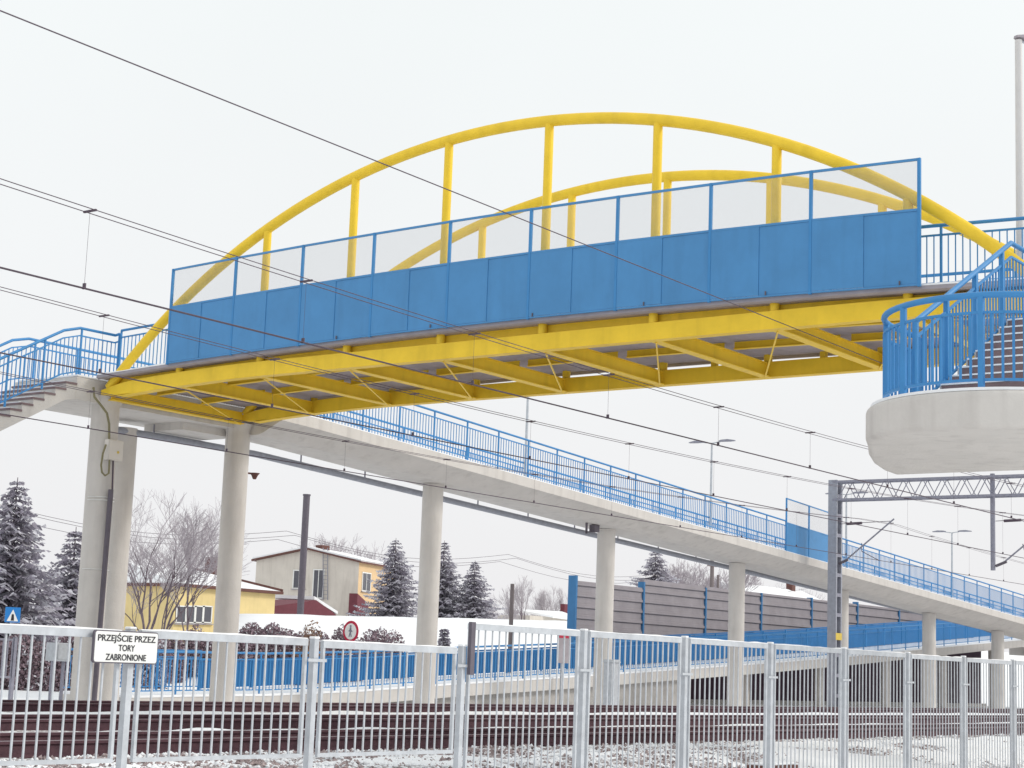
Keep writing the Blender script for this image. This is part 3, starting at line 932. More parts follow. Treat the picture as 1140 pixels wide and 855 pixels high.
text_obj('PRZEJ\u015aCIE PRZEZ', cx_, sz0+H_*.755, 8.861, H_*.19, W_*.90, 'lettering', sg)
text_obj('TORY', cx_, sz0+H_*.465, 8.861, H_*.19, W_*.255, 'lettering', sg)
text_obj('ZABRONIONE', cx_, sz0+H_*.18, 8.861, H_*.19, W_*.63, 'lettering', sg)

# dark snow-topped concrete block low behind the fence at right
bl = thing('concrete_block', at(860, 853, 10.2), 'dark low block with a snow cap behind the fence bars at bottom right', 'block')
e = at(862, 856, 10.0)
q = MB(); q.box((e.x-.42, e.y-.1, e.z-.3), (e.x+.42, e.y+.15, e.z+.045)); q.build('block', 'brown', bl)
q = MB(); q.box((e.x-.40, e.y-.09, e.z+.046), (e.x+.40, e.y+.14, e.z+.075)); bevel(q.build('snow_cap', 'snow', bl), .012)

# ------------------------------------------------------------------ far side details
ff = thing('grey_fence', (24, 32.9, -.3), 'dark grey bar fence behind the columns at the far left', 'fence')
fr = MB()
FX = [14.0+2.02*k for k in range(7)]
for x in FX:
    q = MB(); q.box((x-.04, 32.86, -.3), (x+.04, 32.94, 1.2)); q.build('post', 'galvd', ff)
for a_, b_ in zip(FX, FX[1:]):
    q = MB()
    q.box((a_+.04, 32.885, 1.12), (b_-.04, 32.915, 1.17)); q.box((a_+.04, 32.885, .28), (b_-.04, 32.915, .33))
    k = a_+.14
    while k < b_-.06:
        q.box((k-.012, 32.888, .33), (k+.012, 32.912, 1.12)); k += .13
    q.build('bar_panel', 'galvd', ff)
gb = thing('meter_cabinet', at(67, 745, 32.6), 'pale grey cabinet seen through the bars at far left', 'cabinet')
e0, e1 = at(59, 736, 33.4), at(77, 716, 33.4)
q = MB(); q.box((e0.x, 33.3, e0.z), (e1.x, 33.7, e1.z)); bevel(q.build('cabinet', 'galv', gb), .02)
for xx in (e0.x+.06, e1.x-.06):
    q = MB(); q.box((xx-.03, 33.45, -.4), (xx+.03, 33.51, e0.z)); q.build('leg', 'galvd', gb)
q = MB(); q.box((e0.x+.04, 33.285, e0.z+.05), (e1.x-.04, 33.298, e1.z-.06)); q.build('door', 'galv', gb)
tb = thing('trackside_cabinet', at(685, 785, 29.4), 'narrow grey trackside cabinet beside the column by the noise barrier', 'cabinet')
e0, e1 = at(681.5, 736, 29.4), at(690, 736, 29.4)
q = MB(); q.box((e0.x, 29.4, -.4), (e1.x, 29.7, e0.z-.04)); bevel(q.build('cabinet', 'galv', tb), .01)
q = MB(); q.prism([(e0.x-.03, e0.z-.04), (e1.x+.03, e0.z-.04), (e1.x-.05, e0.z+.05), (e0.x+.05, e0.z+.05)], lambda u, v, t: (u, t, v), 29.37, 29.73); q.build('cap', 'galv', tb)
nb_ = thing('notice_board', at(630, 745, 32.9), 'small white notice with a red heading in front of the lower ramp', 'sign')
e0, e1 = at(621, 738, 32.9), at(634, 704, 32.9)
q = MB(); q.box((e0.x, 32.9, e0.z), (e1.x, 32.93, e1.z)); q.build('plate', 'fascia', nb_)
q = MB(); q.box((e0.x+.03, 32.893, e1.z-.2), (e1.x-.03, 32.899, e1.z-.05)); q.build('red_band', 'signred', nb_)
q = MB(); q.box(((e0.x+e1.x)/2-.03, 32.935, -.4), ((e0.x+e1.x)/2+.03, 32.99, e1.z)); q.build('post', 'galv', nb_)

# noise barrier
nz = thing('noise_barrier', (70, 38, -.2), 'grey mauve ribbed noise barrier with blue posts behind the ramps', 'noise barrier')
NX = [56.15+5.03*k for k in range(9)]
ntop = lambda x: 4.40+.011*(x-56)
for x in NX:
    q = MB()
    w = .056 if x == NX[0] else .055
    q.box((x-w, 37.86 if x > NX[0] else 37.78, -.4), (x+w, 38.14, ntop(x)+.10)); q.build('post', 'mutedblue', nz)
for a_, b_ in zip(NX, NX[1:]):
    q = MB(); z = -.3
    while z < ntop(a_)-.1:
        h = .42
        for dz, off, hh in ((0, .0, .24), (.244, .055, .10), (.348, .02, .068)):
            q.box((a_+.056, 37.94-off, z+dz), (b_-.056, 38.06, min(z+dz+hh, ntop(a_))))
        z += h
    q.build('ribbed_panel', 'noise', nz)

# poles
def pole(px, ytop, Y, r, mt_, lab, cat='pole', name='pole', cross=False):
    p = at(px, ytop, Y)
    gz = ground_z(p.x, p.y)
    t = thing(name, (p.x, p.y, gz), lab, cat)
    q = MB(); q.tube([(p.x, p.y, gz-.3), (p.x, p.y, p.z)], r*1.1, 10, r2=r*.9); q.build('shaft', mt_, t)
    if cross:
        q = MB(); q.bar((p.x-.6, p.y, p.z-.5), (p.x+.6, p.y, p.z-.5), .1); q.build('crossarm', mt_, t)
        for sx in (-.5, 0, .5):
            q = MB(); q.tube([(p.x+sx, p.y, p.z-.45), (p.x+sx, p.y, p.z-.3)], .04, 6); q.build('insulator', 'white', t)
    return p
pole(570.5, 650, 40, .085, 'wood', 'weathered wooden pole standing in the snow left of the noise barrier', name='wooden_pole')
pole(793, 622, 62, .15, 'wood', 'utility pole with crossarm behind the noise barrier', 'utility pole', 'utility_pole', True)
pole(793.5+6, 640, 64, .1, 'wood', 'thin wooden strut leaning beside the utility pole', 'pole', 'wooden_pole')

# road signs
def sign_post(p, Y, nm, lab):
    gz = ground_z(p.x, Y)
    t = thing(nm, (p.x, Y, gz), lab, 'road sign')
    q = MB(); q.tube([(p.x, Y+.04, gz-.2), (p.x, Y+.04, p.z+.2)], .03, 8); q.build('post', 'galv', t)
    return t
p = at(391, 703, 44)
t = sign_post(p, 44, 'round_sign', 'round road sign with a red ring in front of the snowy bank')
nv = Vector((-1, .06, 0)).normalized(); tv = Vector((0, 0, 1)).cross(nv)
def disc(mb, c, r, off, th, n=28):
    vs = [c+nv*off+(tv*math.cos(2*math.pi*k/n)+Vector((0, 0, 1))*math.sin(2*math.pi*k/n))*r for k in range(n)]
    mb.add(vs+[v-nv*th for v in vs], [tuple(range(n)), tuple(range(n, 2*n))[::-1]]+[(k, n+k, n+(k+1) % n, (k+1) % n) for k in range(n)])
q = MB(); disc(q, p, .40, .03, .02); q.build('red_ring', 'signred', t)
q = MB(); disc(q, p, .30, .04, .008); q.build('face', 'white', t)
q = MB()
for (u0, v0, u1, v1, w) in ((0, .14, 0, -.02, .09), (0, -.02, -.06, -.2, .05), (0, -.02, .06, -.2, .05), (0, .1, .1, -.02, .04), (0, .1, -.09, 0, .04)):
    q.bar(p+tv*u0+Vector((0, 0, v0))+nv*.045, p+tv*u1+Vector((0, 0, v1))+nv*.045, w, .008, nv)
disc(q, p+Vector((0, 0, .19)), .05, .046, .008, 12)
q.build('walking_figure', 'galvd', t)
p = at(14, 684.5, 46)
t = sign_post(p, 46, 'crossing_sign', 'blue pedestrian crossing sign in front of the tall spruce at left')
e_ = .24
nv = Vector((-.45, -.9, 0)).normalized(); tv = Vector((0, 0, 1)).cross(nv)
def plate(mb, c, pts2, off, th):
    vs = [c+nv*off+tv*u+Vector((0, 0, v)) for u, v in pts2]; n = len(vs)
    mb.add(vs+[v-nv*th for v in vs], [tuple(range(n)), tuple(range(n, 2*n))[::-1]]+[(k, n+k, n+(k+1) % n, (k+1) % n) for k in range(n)])
q = MB(); plate(q, p, [(-e_, -e_), (e_, -e_), (e_, e_), (-e_, e_)], .03, .02); q.build('face', 'signblue', t)
q = MB(); plate(q, p, [(-.18, -.2), (.18, -.2), (0, .17)], .037, .006); q.build('white_triangle', 'white', t)
q = MB(); plate(q, p, [(-.05, -.18), (.05, -.18), (.03, .02), (-.03, .02)], .044, .006); q.build('pedestrian_figure', 'lettering', t)

# ------------------------------------------------------------------ houses
def window(par, mbp, c, u, n_, w, h, frame='white', fw_=.10):
    "window on a wall: c centre, u horizontal unit, n_ outward normal"
    u, n_, z = Vector(u), Vector(n_), Vector((0, 0, 1))
    f = MB()
    for s_ in (-1, 1):
        f.bar(c+u*s_*w/2-z*h/2+n_*.03, c+u*s_*w/2+z*h/2+n_*.03, fw_, .08, n_)
        f.bar(c-u*(w/2+.06)+z*s_*h/2+n_*.03, c+u*(w/2+.06)+z*s_*h/2+n_*.03, fw_, .08, n_)
    if w > .8: f.bar(c-z*h/2+n_*.03, c+z*h/2+n_*.03, .06, .06, n_)
    o = f.build('window', frame, par)
    sl_b = MB(); sl_b.bar(c-u*(w/2+.15)-z*(h/2+.09)+n_*.09, c+u*(w/2+.15)-z*(h/2+.09)+n_*.09, .16, .05, z); sl_b.build('sill', 'fascia', o)
    g_ = MB(); g_.bar(c-u*w/2+n_*.012, c+u*w/2+n_*.012, h, .02, n_)
    g_.build('pane', 'glass', o)
def gable_house(name, corner, L_, W_, H, rise, ang, wall, side, roof_edge, lab, over=.4, snow_t=.16):
    "corner: near left base corner; gable wall L_ long towards +u, house W_ deep"
    t = thing(name, corner, lab, 'house')
    c = Vector(corner); u = Vector((math.cos(ang), math.sin(ang), 0)); v = Vector((-math.sin(ang), math.cos(ang), 0)); z = Vector((0, 0, 1))
    q = MB()
    pts = [c-z*1.0, c+u*L_-z*1.0, c+u*L_+z*H, c+u*L_*.5+z*(H+rise), c+z*H]
    q.add(pts+[p_+v*W_ for p_ in pts], [(0,1,2,3,4), (9,8,7,6,5)], 0)
    q.add(pts+[p_+v*W_ for p_ in pts], [(1,6,7,2), (0,4,9,5)], 1)
    q.build('walls', [wall, side], t)
    for sgn in (0, 1):
        a0 = c+u*L_*.5+z*(H+rise); b0 = (c+u*(L_+over)+z*(H-rise*over/(L_*.5))) if sgn else (c-u*over+z*(H-rise*over/(L_*.5)))
        r_ = MB()
        vs = [a0-v*over, b0-v*over, b0+v*(W_+over), a0+v*(W_+over)]
        r_.add([p_+z*.01 for p_ in vs]+[p_+z*.17 for p_ in vs], [(0,1,2,3),(7,6,5,4),(0,4,5,1),(1,5,6,2),(2,6,7,3),(3,7,4,0)])
        ro = r_.build('roof', roof_edge, t)
        s_ = MB(); i_ = (b0-a0).normalized()*.06
        vs = [a0-v*(over-.06), b0-i_-v*(over-.06), b0-i_+v*(W_+over-.06), a0+v*(W_+over-.06)]
        s_.add([p_+z*.172 for p_ in vs]+[p_+z*(.172+snow_t) for p_ in vs], [(0,1,2,3),(7,6,5,4),(0,4,5,1),(1,5,6,2),(2,6,7,3),(3,7,4,0)])
        s_.build('roof_snow', 'snow', ro)
    return t, c, u, v, z
# grey house: gable wall turned towards the viewer, peach side wall to the right
def on_wall(c, u, px, py):
    "point of the vertical wall through c along u seen at photo position px, py"
    r = ray(px, py); n_ = Vector((-u.y, u.x, 0))
    return EYE+r*((c-EYE).dot(n_)/r.dot(n_))
ang = R_(-72)
gu = Vector((math.cos(ang), math.sin(ang), 0)); gv = Vector((-math.sin(ang), math.cos(ang), 0))
gc = at(282, 684, 112)
Ls = (on_wall(gc, gu, 397, 684)-gc).dot(gu)
gr_ = gc+gu*Ls
Ws = (on_wall(gr_, gv, 436, 684)-gr_).dot(gv)
H = on_wall(gc, gu, 282, 624).z-gc.z
rise = on_wall(gc, gu, 341, 612).z-gc.z-H
t, c, u, v, z = gable_house('grey_house', gc, Ls, Ws, H, rise, ang, 'gwall', 'pwall', 'brown',
    'big grey rendered house with peach side wall and low snowy roof', .35)
nrm = -gv
for px, py, ww, hh in ((333, 645, 1.1, 1.6), (354.5, 650, 1.0, 2.5)):
    window(t, None, on_wall(gc, gu, px, py), gu, nrm, ww, hh)
window(t, None, on_wall(gr_, gv, 407.5, 648), gv, gu, 1.9, 1.6)
e = on_wall(gc+gv*2, gu, 359, 611)
q = MB(); q.box((e.x-.5, e.y-.4, e.z-2), (e.x+.5, e.y+.4, e.z+.3)); q.build('chimney', 'brown', t)
q = MB(); e0, e1 = on_wall(gc, gu, 363, 668)+nrm*.15, on_wall(gc, gu, 363, 610)+nrm*.15
for sx in (-.22, .22): q.bar(e0+gu*sx, e1+gu*sx, .05)
for k in range(14): q.bar(e0.lerp(e1, (k+.5)/14)-gu*.22, e0.lerp(e1, (k+.5)/14)+gu*.22, .035)
q.build('ladder', 'galvd', t)
q = MB(); e = on_wall(gr_+gu*.8, gv, 400, 683)
for (f0, zz0) in ((0, 2.0),):
    P4 = [e+gv*-.6-Vector((0, 0, 1)), e+gv*2.0-Vector((0, 0, 1)), e+gv*2.0+Vector((0, 0, .9)), e+gv*-.6+Vector((0, 0, 1.7))]
    q.add(P4+[p_-gu*.78 for p_ in P4], [(0,1,2,3),(7,6,5,4),(0,4,5,1),(1,5,6,2),(2,6,7,3),(3,7,4,0)])
q.build('porch', 'redroof', t)

# red roofed shed in front with snow
Ys = 96.
e0, e1 = at(303, 684, Ys), at(374, 684, Ys)
sh = thing('red_roof_shed', (e0.x, Ys, e0.z-1), 'low dark red roofed shed with a snowy slope in front of the grey house', 'shed')
pk = at(352, 668, Ys); lf = at(303, 675, Ys)
q = MB(); q.prism([(e0.x, e0.z-1.2), (e1.x, e0.z-1.2), (e1.x, e1.z), (pk.x, pk.z), (e0.x, lf.z)], lambda uu, vv, tt: (uu, tt, vv), Ys, Ys+6); q.build('body', 'redroof', sh)
rr = at(396, 684, Ys)
q = MB(); q.add([(pk.x, Ys+.2, pk.z+.02), (e1.x+.1, Ys-.1, e1.z+.03), (rr.x, Ys+2, rr.z+.05), (pk.x+1.2, Ys+6, pk.z+.2),
                 (pk.x, Ys+.2, pk.z+.3), (e1.x+.1, Ys-.1, e1.z+.25), (rr.x, Ys+2, rr.z+.2), (pk.x+1.2, Ys+6, pk.z+.45)], [(3,2,1,0),(4,5,6,7),(0,1,5,4),(1,2,6,5),(2,3,7,6),(3,0,4,7)]); q.build('roof_snow', 'snow', sh)
# dark steel flue
e = at(341.5, 552, 94); eb = at(334, 678, 94)
fl = thing('flue_pole', (eb.x, 94, ground_z(eb.x, 94)), 'tall dark steel flue in front of the grey house', 'chimney')
q = MB(); q.tube([(e.x, 94, ground_z(eb.x, 94)), (e.x, 94, e.z)], .27, 14); q.build('shaft', 'darksteel', fl)
q = MB(); q.tube([(e.x, 94, e.z), (e.x, 94, e.z+.12)], .31, 14); q.build('rim', 'darksteel', fl)

# yellow house
Yh = 76.
a_, b_ = at(192, 706, Yh), at(304, 706, Yh)
base = at(192, 706, Yh).z
Hy = at(250, 657, Yh).z-base
yh = thing('yellow_house', (a_.x, Yh, base), 'yellow walled house with a snowy hipped roof and brown eaves', 'house')
q = MB(); q.box((a_.x, Yh, base-1.2), (b_.x, Yh+9, base+Hy)); q.build('walls', 'ywall', yh)
q = MB(); q.box((a_.x-.35, Yh-.35, base+Hy+.002), (b_.x+.35, Yh+9.35, base+Hy+.18)); ev = q.build('eaves', 'brown', yh)
q = MB(); zt_ = at(230, 633, Yh+4).z
xa, xb, y0_, y1_ = a_.x-.3, b_.x+.3, Yh-.3, Yh+9.3
q.add([(xa, y0_, base+Hy+.183), (xb, y0_, base+Hy+.183), (xb, y1_, base+Hy+.183), (xa, y1_, base+Hy+.183), (xa+.5, Yh+4.5, zt_), (xb-3.6, Yh+4.5, zt_)],
      [(0,1,5,4), (1,2,5), (2,3,4,5), (3,0,4), (3,2,1,0)]); q.build('roof_snow', 'snow', yh)
q = MB(); q.bar((xb-3.6, Yh+4.5, zt_+.03), (xb+.02, y0_-.02, base+Hy+.24), .22, .14); q.build('hip_ridge', 'brown', yh)
q = MB(); e = at(239, 628, Yh+4.5); q.box((e.x-.45, Yh+4.1, zt_-.6), (e.x+.45, Yh+4.9, e.z+.4)); q.build('chimney', 'brown', yh)
for px in (201, 212, 221, 230):
    window(yh, None, at(px, 684, Yh), (1, 0, 0), (0, -1, 0), .72, .95, fw_=.07)
# distant snowy roof and house behind the barrier
Yd = 150.
e0, e1 = at(592, 678, Yd), at(650, 688, Yd)
dh = thing('snow_roof_house', (e0.x, Yd, 0), 'distant low house with a broad snow covered roof left of the barrier', 'house')
pk = at(594, 678, Yd); q = MB()
q.box((e0.x+1, Yd+1, -1), (e1.x, Yd+9, at(620, 684, Yd).z-.4)); q.build('walls', 'gwall', dh)
q = MB(); q.add([(pk.x, Yd+4, pk.z), (e1.x, Yd+4, at(650, 681, Yd).z), (e1.x, Yd, at(650, 690, Yd).z), (pk.x+5, Yd, at(610, 685, Yd).z),
                 (pk.x, Yd+4, pk.z-.3), (e1.x, Yd+4, at(650, 681, Yd).z-.3), (e1.x, Yd, at(650, 690, Yd).z-.3), (pk.x+5, Yd, at(610, 685, Yd).z-.3)],
                [(0,3,2,1),(4,5,6,7),(0,4,7,3),(3,7,6,2),(2,6,5,1),(1,5,4,0)]); q.build('roof_snow', 'snow', dh)
q = MB(); e = at(629, 677, Yd+4); q.box((e.x-.7, Yd+3.6, e.z-1.5), (e.x+.7, Yd+4.4, e.z+.6)); q.build('chimney', 'redroof', dh)
Yb = 92.
e0, e1 = at(838, 664, Yb), at(925, 664, Yb)
bh = thing('snowy_house', (e0.x, Yb, 3), 'snow roofed house mostly hidden behind the noise barrier', 'house')
q = MB(); q.box((e0.x, Yb, 0), (e1.x, Yb+8, at(880, 668, Yb).z)); q.build('walls', 'gwall', bh)
zt_, zl = at(870, 655, Yb+4).z, at(870, 669, Yb).z
q = MB(); q.add([(e0.x-.4, Yb-.4, zl), (e1.x+.4, Yb-.4, zl), (e1.x+.4, Yb+8.4, zl), (e0.x-.4, Yb+8.4, zl), (e0.x-.4, Yb+4, zt_), (e1.x+.4, Yb+4, zt_)],
                [(0,1,5,4), (2,3,4,5), (1,2,5), (0,4,3), (3,2,1,0)]); q.build('roof_snow', 'snow', bh)
q = MB(); q.box((e1.x-3, Yb+3.5, zt_-.8), (e1.x-2.2, Yb+4.3, zt_+.9)); q.build('chimney', 'brown', bh)

# ------------------------------------------------------------------ vegetation
def spruce(px, ytop, ybase, Y, halfw, lab, seed, dens=1., frost=.36, name='spruce_tree'):
    rd = random.Random(seed)
    tp, bs = at(px, ytop, Y), at(px, ybase, Y)
    gz = ground_z(tp.x, Y)
    t = thing(name, (tp.x, Y, gz), lab, 'conifer', 'frosted conifers')
    H = tp.z-gz
    W = halfw
    q = MB(); q.tube([(tp.x, Y, gz-.3), (tp.x, Y, tp.z-.05)], .02*H+.03, 7, r2=.015); q.build('trunk', 'bark', t)
    cr = MB()
    nw = int((H/.17)*dens)
    skip = set(rd.randrange(nw) for _ in range(2))
    for k in range(nw):
        f = (k+rd.random()*.7)/nw              # 0 at the foot, 1 at the tip
        zz = gz+H*(.03+.95*f)
        rad = W*(1-f)**.74*(.80+.30*rd.random())+.12
        nb = int(6+8*(1-f))
        a0 = rd.random()*6.28
        for j in range(nb):
            a = a0+6.283*j/nb+rd.uniform(-.25, .25)
            L_ = rad*rd.uniform(.62, 1.12)*(.72+.5*vnoise(a*1.3+seed*3.7, f*7+seed))
            if vnoise(a*2+seed*9, f*11) < .14: continue
            dv = Vector((math.cos(a), math.sin(a), 0)); sd = Vector((-dv.y, dv.x, 0))
            droop = rd.uniform(.18, .42)
            ns_ = max(3, int(L_/.17))
            for m_ in range(ns_):
                g_ = (m_+.5)/ns_
                c = Vector((tp.x, Y, zz))+dv*L_*g_-Vector((0, 0, L_*droop*(g_**.8)-L_*.20*g_*g_))
                wd = .26*(1.05-g_)*min(1.2, rad)+.10
                for sg_ in (-1, 1):
                    l2 = wd*rd.uniform(.7, 1.5)
                    tip = c+sd*sg_*l2*.85+dv*l2*.7-Vector((0, 0, l2*rd.uniform(.15, .75)))
                    w2 = dv*(.05+.03*rd.random())+Vector((0, 0, rd.uniform(-.03, .06)))
                    top = rd.random()
                    cr.add([c-w2, c+w2, tip+w2*.55, tip-w2*.55], [(0, 1, 2, 3)], 1 if top < frost*(.6+.9*g_) else 0)
    cr.build('crown', ['needle', 'frost'], t, fix=False)
    return t
spruce(20, 530, 700, 54, 3.3, 'tall dense frosted spruce at the left edge, tallest of the conifers', 1, 1.05, .34)
spruce(85, 585, 700, 58, 2.3, 'smaller dark conifer tucked between the tall spruce and the left column', 2, 1.0, .34)
spruce(441, 598, 688, 82, 3.5, 'bluish frosted spruce left of the column in front of the peach wall', 3, .95, .42)
spruce(495, 601, 688, 84, 3.3, 'frosted spruce just right of the column, taller of the touching pair', 4, .9, .42)
spruce(529, 623, 688, 82, 2.9, 'shorter frosted spruce at the right of the touching pair', 5, .95, .42)
spruce(730, 610, 690, 66, 3.6, 'wide frosted spruce rising above the noise barrier', 6, .95, .46)
spruce(495, 699, 722, 48, .22, 'tiny brownish conifer in the snow right of the column', 8, 1.6, .25, 'dwarf_conifer')

def bare_tree(px, ytop, Y, lab, seed, spread=.5, depth=6, frost='twig', trunk_r=None, forks=3, name='bare_tree', base_frac=.25, twig_r=.010, stems=1, wide=1., rise=.10):
    rd = random.Random(seed)
    tp = at(px, ytop, Y); gz = ground_z(tp.x, Y); H = tp.z-gz
    t = thing(name, (tp.x, Y, gz), lab, 'bare tree', 'leafless frosted trees')
    tk, tw = MB(), MB()
    tr0 = trunk_r or H*.012
    def grow(p, d, L_, r, k):
        q_ = p+d*L_
        mid = p.lerp(q_, .5)+Vector((rd.uniform(-1, 1), rd.uniform(-1, 1), rd.uniform(-.3, .3)))*L_*.07
        (tk if k < 3 else tw).tube([p, mid, q_], max(r, twig_r), 5 if k < 2 else 3, r2=max(r*.68, twig_r*.7), caps=False)
        if k >= depth: return
        n = forks if k < depth-1 else forks
        for j in range(n):
            f = rd.uniform(.45, 1.0) if j else 1.0
            o_ = p.lerp(q_, f)
            ax = Vector((rd.uniform(-1, 1), rd.uniform(-1, 1), rd.uniform(-.25, .35)))
            nd = (d+ax*(spread if j else spread*.45)*(1+.08*k)+Vector((0, 0, rise))).normalized()
            grow(o_, nd, L_*rd.uniform(.62, .86), r*(.72 if j == 0 else .55), k+1)
    for k_ in range(stems):
        a_ = 6.283*k_/max(1, stems)+rd.uniform(0, 1); tl = 0 if stems == 1 else rd.uniform(.25, .6)
        grow(Vector((tp.x+.1*math.cos(a_)*(stems > 1), Y+.1*math.sin(a_)*(stems > 1), gz-.2)), Vector((math.cos(a_)*tl+rd.uniform(-.05, .05), math.sin(a_)*tl, 1)).normalized(), H*base_frac*rd.uniform(.85, 1.1), tr0, 0)
    # rescale so that the crown top stands at the measured height
    zmax = max(v[2] for v in tw.v)
    kz = H/(zmax-gz)
    for mb in (tk, tw): mb.v = [(tp.x+(v[0]-tp.x)*kz*wide, Y+(v[1]-Y)*kz*wide, gz+(v[2]-gz)*kz) for v in mb.v]
    tk.build('trunk', 'bark', t, fix=False)
    tw.build('crown', frost, t, fix=False)
    return t
bare_tree(184, 541, 60, 'large bare tree with many fine frosted twigs between the columns', 14, .8, 6, trunk_r=.06, forks=3, base_frac=.24, twig_r=.0058, stems=3, rise=.04, wide=.8)
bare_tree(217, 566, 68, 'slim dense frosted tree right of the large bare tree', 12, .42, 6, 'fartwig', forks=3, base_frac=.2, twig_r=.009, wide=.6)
bare_tree(158, 592, 63, 'low spreading bare tree left of the yellow house', 13, .9, 5, trunk_r=.05, forks=3, base_frac=.25, twig_r=.006, stems=3, rise=.0)
for k, (px, yt, Y) in enumerate(((374, 591, 150), (400, 600, 152), (362, 603, 148))):
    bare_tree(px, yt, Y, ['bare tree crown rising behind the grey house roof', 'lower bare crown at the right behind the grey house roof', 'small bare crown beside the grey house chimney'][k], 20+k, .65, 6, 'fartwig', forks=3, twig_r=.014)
far = ((584, 640, 150, 'tallest hazy frosted tree in the gap left of the noise barrier'), (612, 648, 160, 'hazy frosted tree beside the barrier end, second tallest'), (572, 658, 150, 'hazy tree close behind the wooden pole'),
       (600, 655, 165, 'thin hazy tree between the taller ones in the gap'), (626, 652, 158, 'hazy frosted tree nearest the barrier post'), (552, 662, 145, 'low hazy tree right of the spruces'))
for k, (px, yt, Y, lab) in enumerate(far):
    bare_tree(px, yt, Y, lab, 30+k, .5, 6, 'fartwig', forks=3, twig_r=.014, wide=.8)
bk = ((757, 618, 70, 'bare bush tree right of the wide spruce'), (775, 622, 74, 'bare twiggy tree behind the utility pole'), (808, 630, 76, 'bare twiggy tree left of the fifth column'), (745, 628, 78, 'low bare tree behind the wide spruce'),
      (845, 640, 110, 'pale bare tree behind the snowy house'), (895, 648, 115, 'pale bare tree right over the snowy house roof'))
for k, (px, yt, Y, lab) in enumerate(bk):
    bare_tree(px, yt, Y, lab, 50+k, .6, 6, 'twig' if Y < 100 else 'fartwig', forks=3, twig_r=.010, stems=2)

def bush(x0, x1, ytop, ybase, Y, lab, seed, mt_='hedge', n=3400, name='bush', cat='bush', frost=.08, dep=1.2):
    rd = random.Random(seed)
    a_, b_ = at(x0, ybase, Y), at(x1, ybase, Y)
    xa, xb = a_.x, b_.x
    gz = min(ground_z((xa+xb)/2, Y), ground_z((xa+xb)/2, Y-dep*.5)); H = at((x0+x1)/2, ytop, Y).z-gz
    t = thing(name, ((xa+xb)/2, Y, gz), lab, cat, 'bushes in front of the snowy bank')
    cr = MB(); tk = MB()
    for k in range(5):
        x = xa+(xb-xa)*(.2+.15*k); tk.tube([(x, Y, gz-.1), (x+rd.uniform(-.2, .2), Y+rd.uniform(-.2, .2), gz+H*.7)], .025, 4, r2=.012)
    tk.build('stem', 'bark', t, fix=False)
    nl = max(3, int((xb-xa)/.8)); lob = [(xa+(xb-xa)*(k+.5)/nl+rd.uniform(-.15, .15), rd.uniform(.78, 1.0)) for k in range(nl)]
    lw = (xb-xa)/nl*1.05
    n = int(n*2.2)
    for k in range(n):
        cx, hh = rd.choice(lob)
        while True:
            p = Vector((rd.uniform(-1, 1), rd.uniform(-1, 1), rd.uniform(0, 1)))
            if .12 < p.x**2+p.y**2+p.z**2 < 1: break
        c = Vector((cx+p.x*lw, Y+p.y*dep*.6, gz+p.z*H*hh))
        s_ = rd.uniform(.022, .052)
        e1 = Vector((rd.uniform(-1, 1), rd.uniform(-1, 1), rd.uniform(-1, 1))).normalized()*s_
        e2 = e1.cross(Vector((rd.uniform(-1, 1), rd.uniform(-1, 1), rd.uniform(-1, 1)))).normalized()*s_*.6
        cr.add([c-e1-e2, c+e1-e2, c+e1+e2, c-e1+e2], [(0, 1, 2, 3)], 1 if rd.random() < frost*(1.6 if p.z > .7 else .7) else 0)
    cr.build('foliage', [mt_, 'frost'], t, fix=False)
bush(272, 362, 689, 716, 46, 'long purplish brown hedge below the snowy bank', 61, n=15000, name='hedge', cat='hedge')
bush(338, 350, 684, 716, 44.5, 'narrow upright tan shrub at the end of the hedge', 62, 'tan', 1500)
bush(372, 392, 692, 716, 46, 'grey purple bush behind the round red sign', 63, n=2600)
bush(404, 444, 696, 716, 47, 'low reddish bush right of the round red sign', 64, 'hedge', 4200)
bush(-30, 92, 700, 760, 41, 'long dark hedge behind the bar fence at far left', 65, n=20000, name='hedge', cat='hedge', frost=.10)
bush(150, 176, 688, 716, 44, 'snow dusted bush behind the warning sign', 66, n=3000, frost=.5)
bush(178, 200, 690, 716, 47, 'brown bush in front of the yellow house', 67, n=2600)
bush(202, 232, 692, 716, 48, 'dark low bush under the yellow house windows', 68, n=3400)

pl = thing('power_line', (120, 95, 12), 'thin faint power line sagging across the sky behind the columns', 'overhead wire')
for dy, dz in ((0, 0), (.9, .35), (1.8, -.3)):
    e0, e1 = at(-20, 560, 95), at(900, 655, 95)
    q = MB(); q.tube([Vector((e0.x+(e1.x-e0.x)*k/40, 95+dy, e0.z+dz+(e1.z-e0.z)*k/40-1.2*math.sin(math.pi*((k*4/40) % 1)))) for k in range(41)], .016, 4); q.build('wire', 'wire', pl)

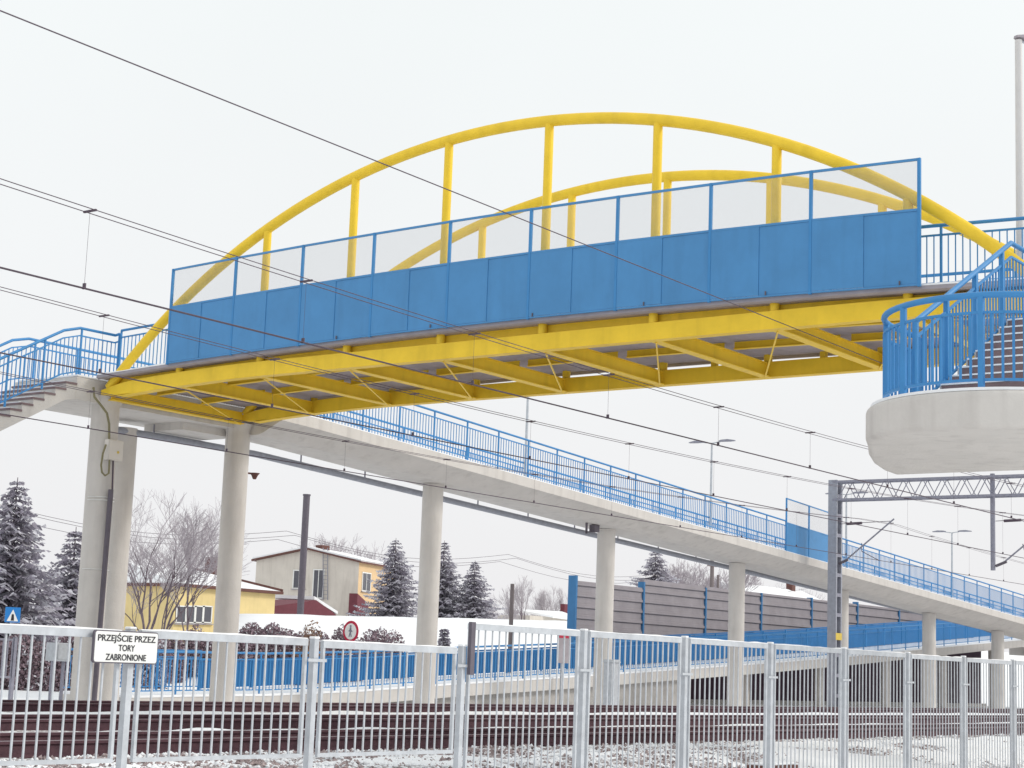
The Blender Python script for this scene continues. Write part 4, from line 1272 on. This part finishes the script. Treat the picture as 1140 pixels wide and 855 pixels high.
# ------------------------------------------------------------------ light, sky, view
w = bpy.data.worlds.new('World'); scene.world = w; w.use_nodes = True
nt = w.node_tree; bg = nt.nodes['Background']
SUN_EL, SUN_AZ = R_(34), R_(-52)      # light from behind the camera, slightly from the right
sky = nt.nodes.new('ShaderNodeTexSky'); sky.sky_type = 'NISHITA'; sky.sun_disc = False
sky.sun_elevation = SUN_EL; sky.sun_rotation = R_(90)-SUN_AZ
sky.dust_density = 6; sky.air_density = 1; sky.ozone_density = 1
mx = nt.nodes.new('ShaderNodeMix'); mx.data_type = 'RGBA'
mx.inputs['Factor'].default_value = .93
mx.inputs['B'].default_value = (9.3, 9.55, 9.6, 1)      # closed overcast cloud layer
tcw = nt.nodes.new('ShaderNodeTexCoord'); sxyz = nt.nodes.new('ShaderNodeSeparateXYZ'); crw = nt.nodes.new('ShaderNodeValToRGB')
nt.links.new(tcw.outputs['Generated'], sxyz.inputs[0]); nt.links.new(sxyz.outputs['Z'], crw.inputs['Fac'])
crw.color_ramp.elements[0].position = 0; crw.color_ramp.elements[0].color = (.90, .89, .905, 1)
crw.color_ramp.elements[1].position = .35; crw.color_ramp.elements[1].color = (.95, .985, .985, 1)
cn = nt.nodes.new('ShaderNodeTexNoise'); cn.inputs['Scale'].default_value = 2.2; cn.inputs['Detail'].default_value = 5
nt.links.new(tcw.outputs['Generated'], cn.inputs['Vector'])
cm = nt.nodes.new('ShaderNodeMapRange'); cm.inputs['From Min'].default_value = .3; cm.inputs['From Max'].default_value = .7; cm.inputs['To Min'].default_value = 9.6; cm.inputs['To Max'].default_value = 10.05
nt.links.new(cn.outputs['Fac'], cm.inputs['Value'])
scl = nt.nodes.new('ShaderNodeVectorMath'); scl.operation = 'SCALE'; scl.inputs['Scale'].default_value = 9.9
nt.links.new(cm.outputs['Result'], scl.inputs['Scale']); nt.links.new(crw.outputs['Color'], scl.inputs[0]); nt.links.new(scl.outputs[0], mx.inputs['B'])
nt.links.new(sky.outputs['Color'], mx.inputs['A'])
nt.links.new(mx.outputs['Result'], bg.inputs['Color'])
bg.inputs['Strength'].default_value = .1
sd = bpy.data.lights.new('sun', 'SUN'); sd.energy = 1.5; sd.angle = R_(14); sd.color = (1, .95, .88)
so = bpy.data.objects.new('sun', sd); COL.objects.link(so)
dirv = Vector((math.cos(SUN_EL)*math.cos(SUN_AZ), math.cos(SUN_EL)*math.sin(SUN_AZ), math.sin(SUN_EL)))
so.rotation_euler = dirv.to_track_quat('Z', 'Y').to_euler()
vs = scene.view_settings
vs.view_transform = 'Standard'; vs.look = 'None'; vs.exposure = .06; vs.gamma = 1; vs.use_curve_mapping = False
scene.cycles.max_bounces = 6
scene.cycles.diffuse_bounces = 3
scene.cycles.transparent_max_bounces = 12
scene.cycles.use_denoising = True
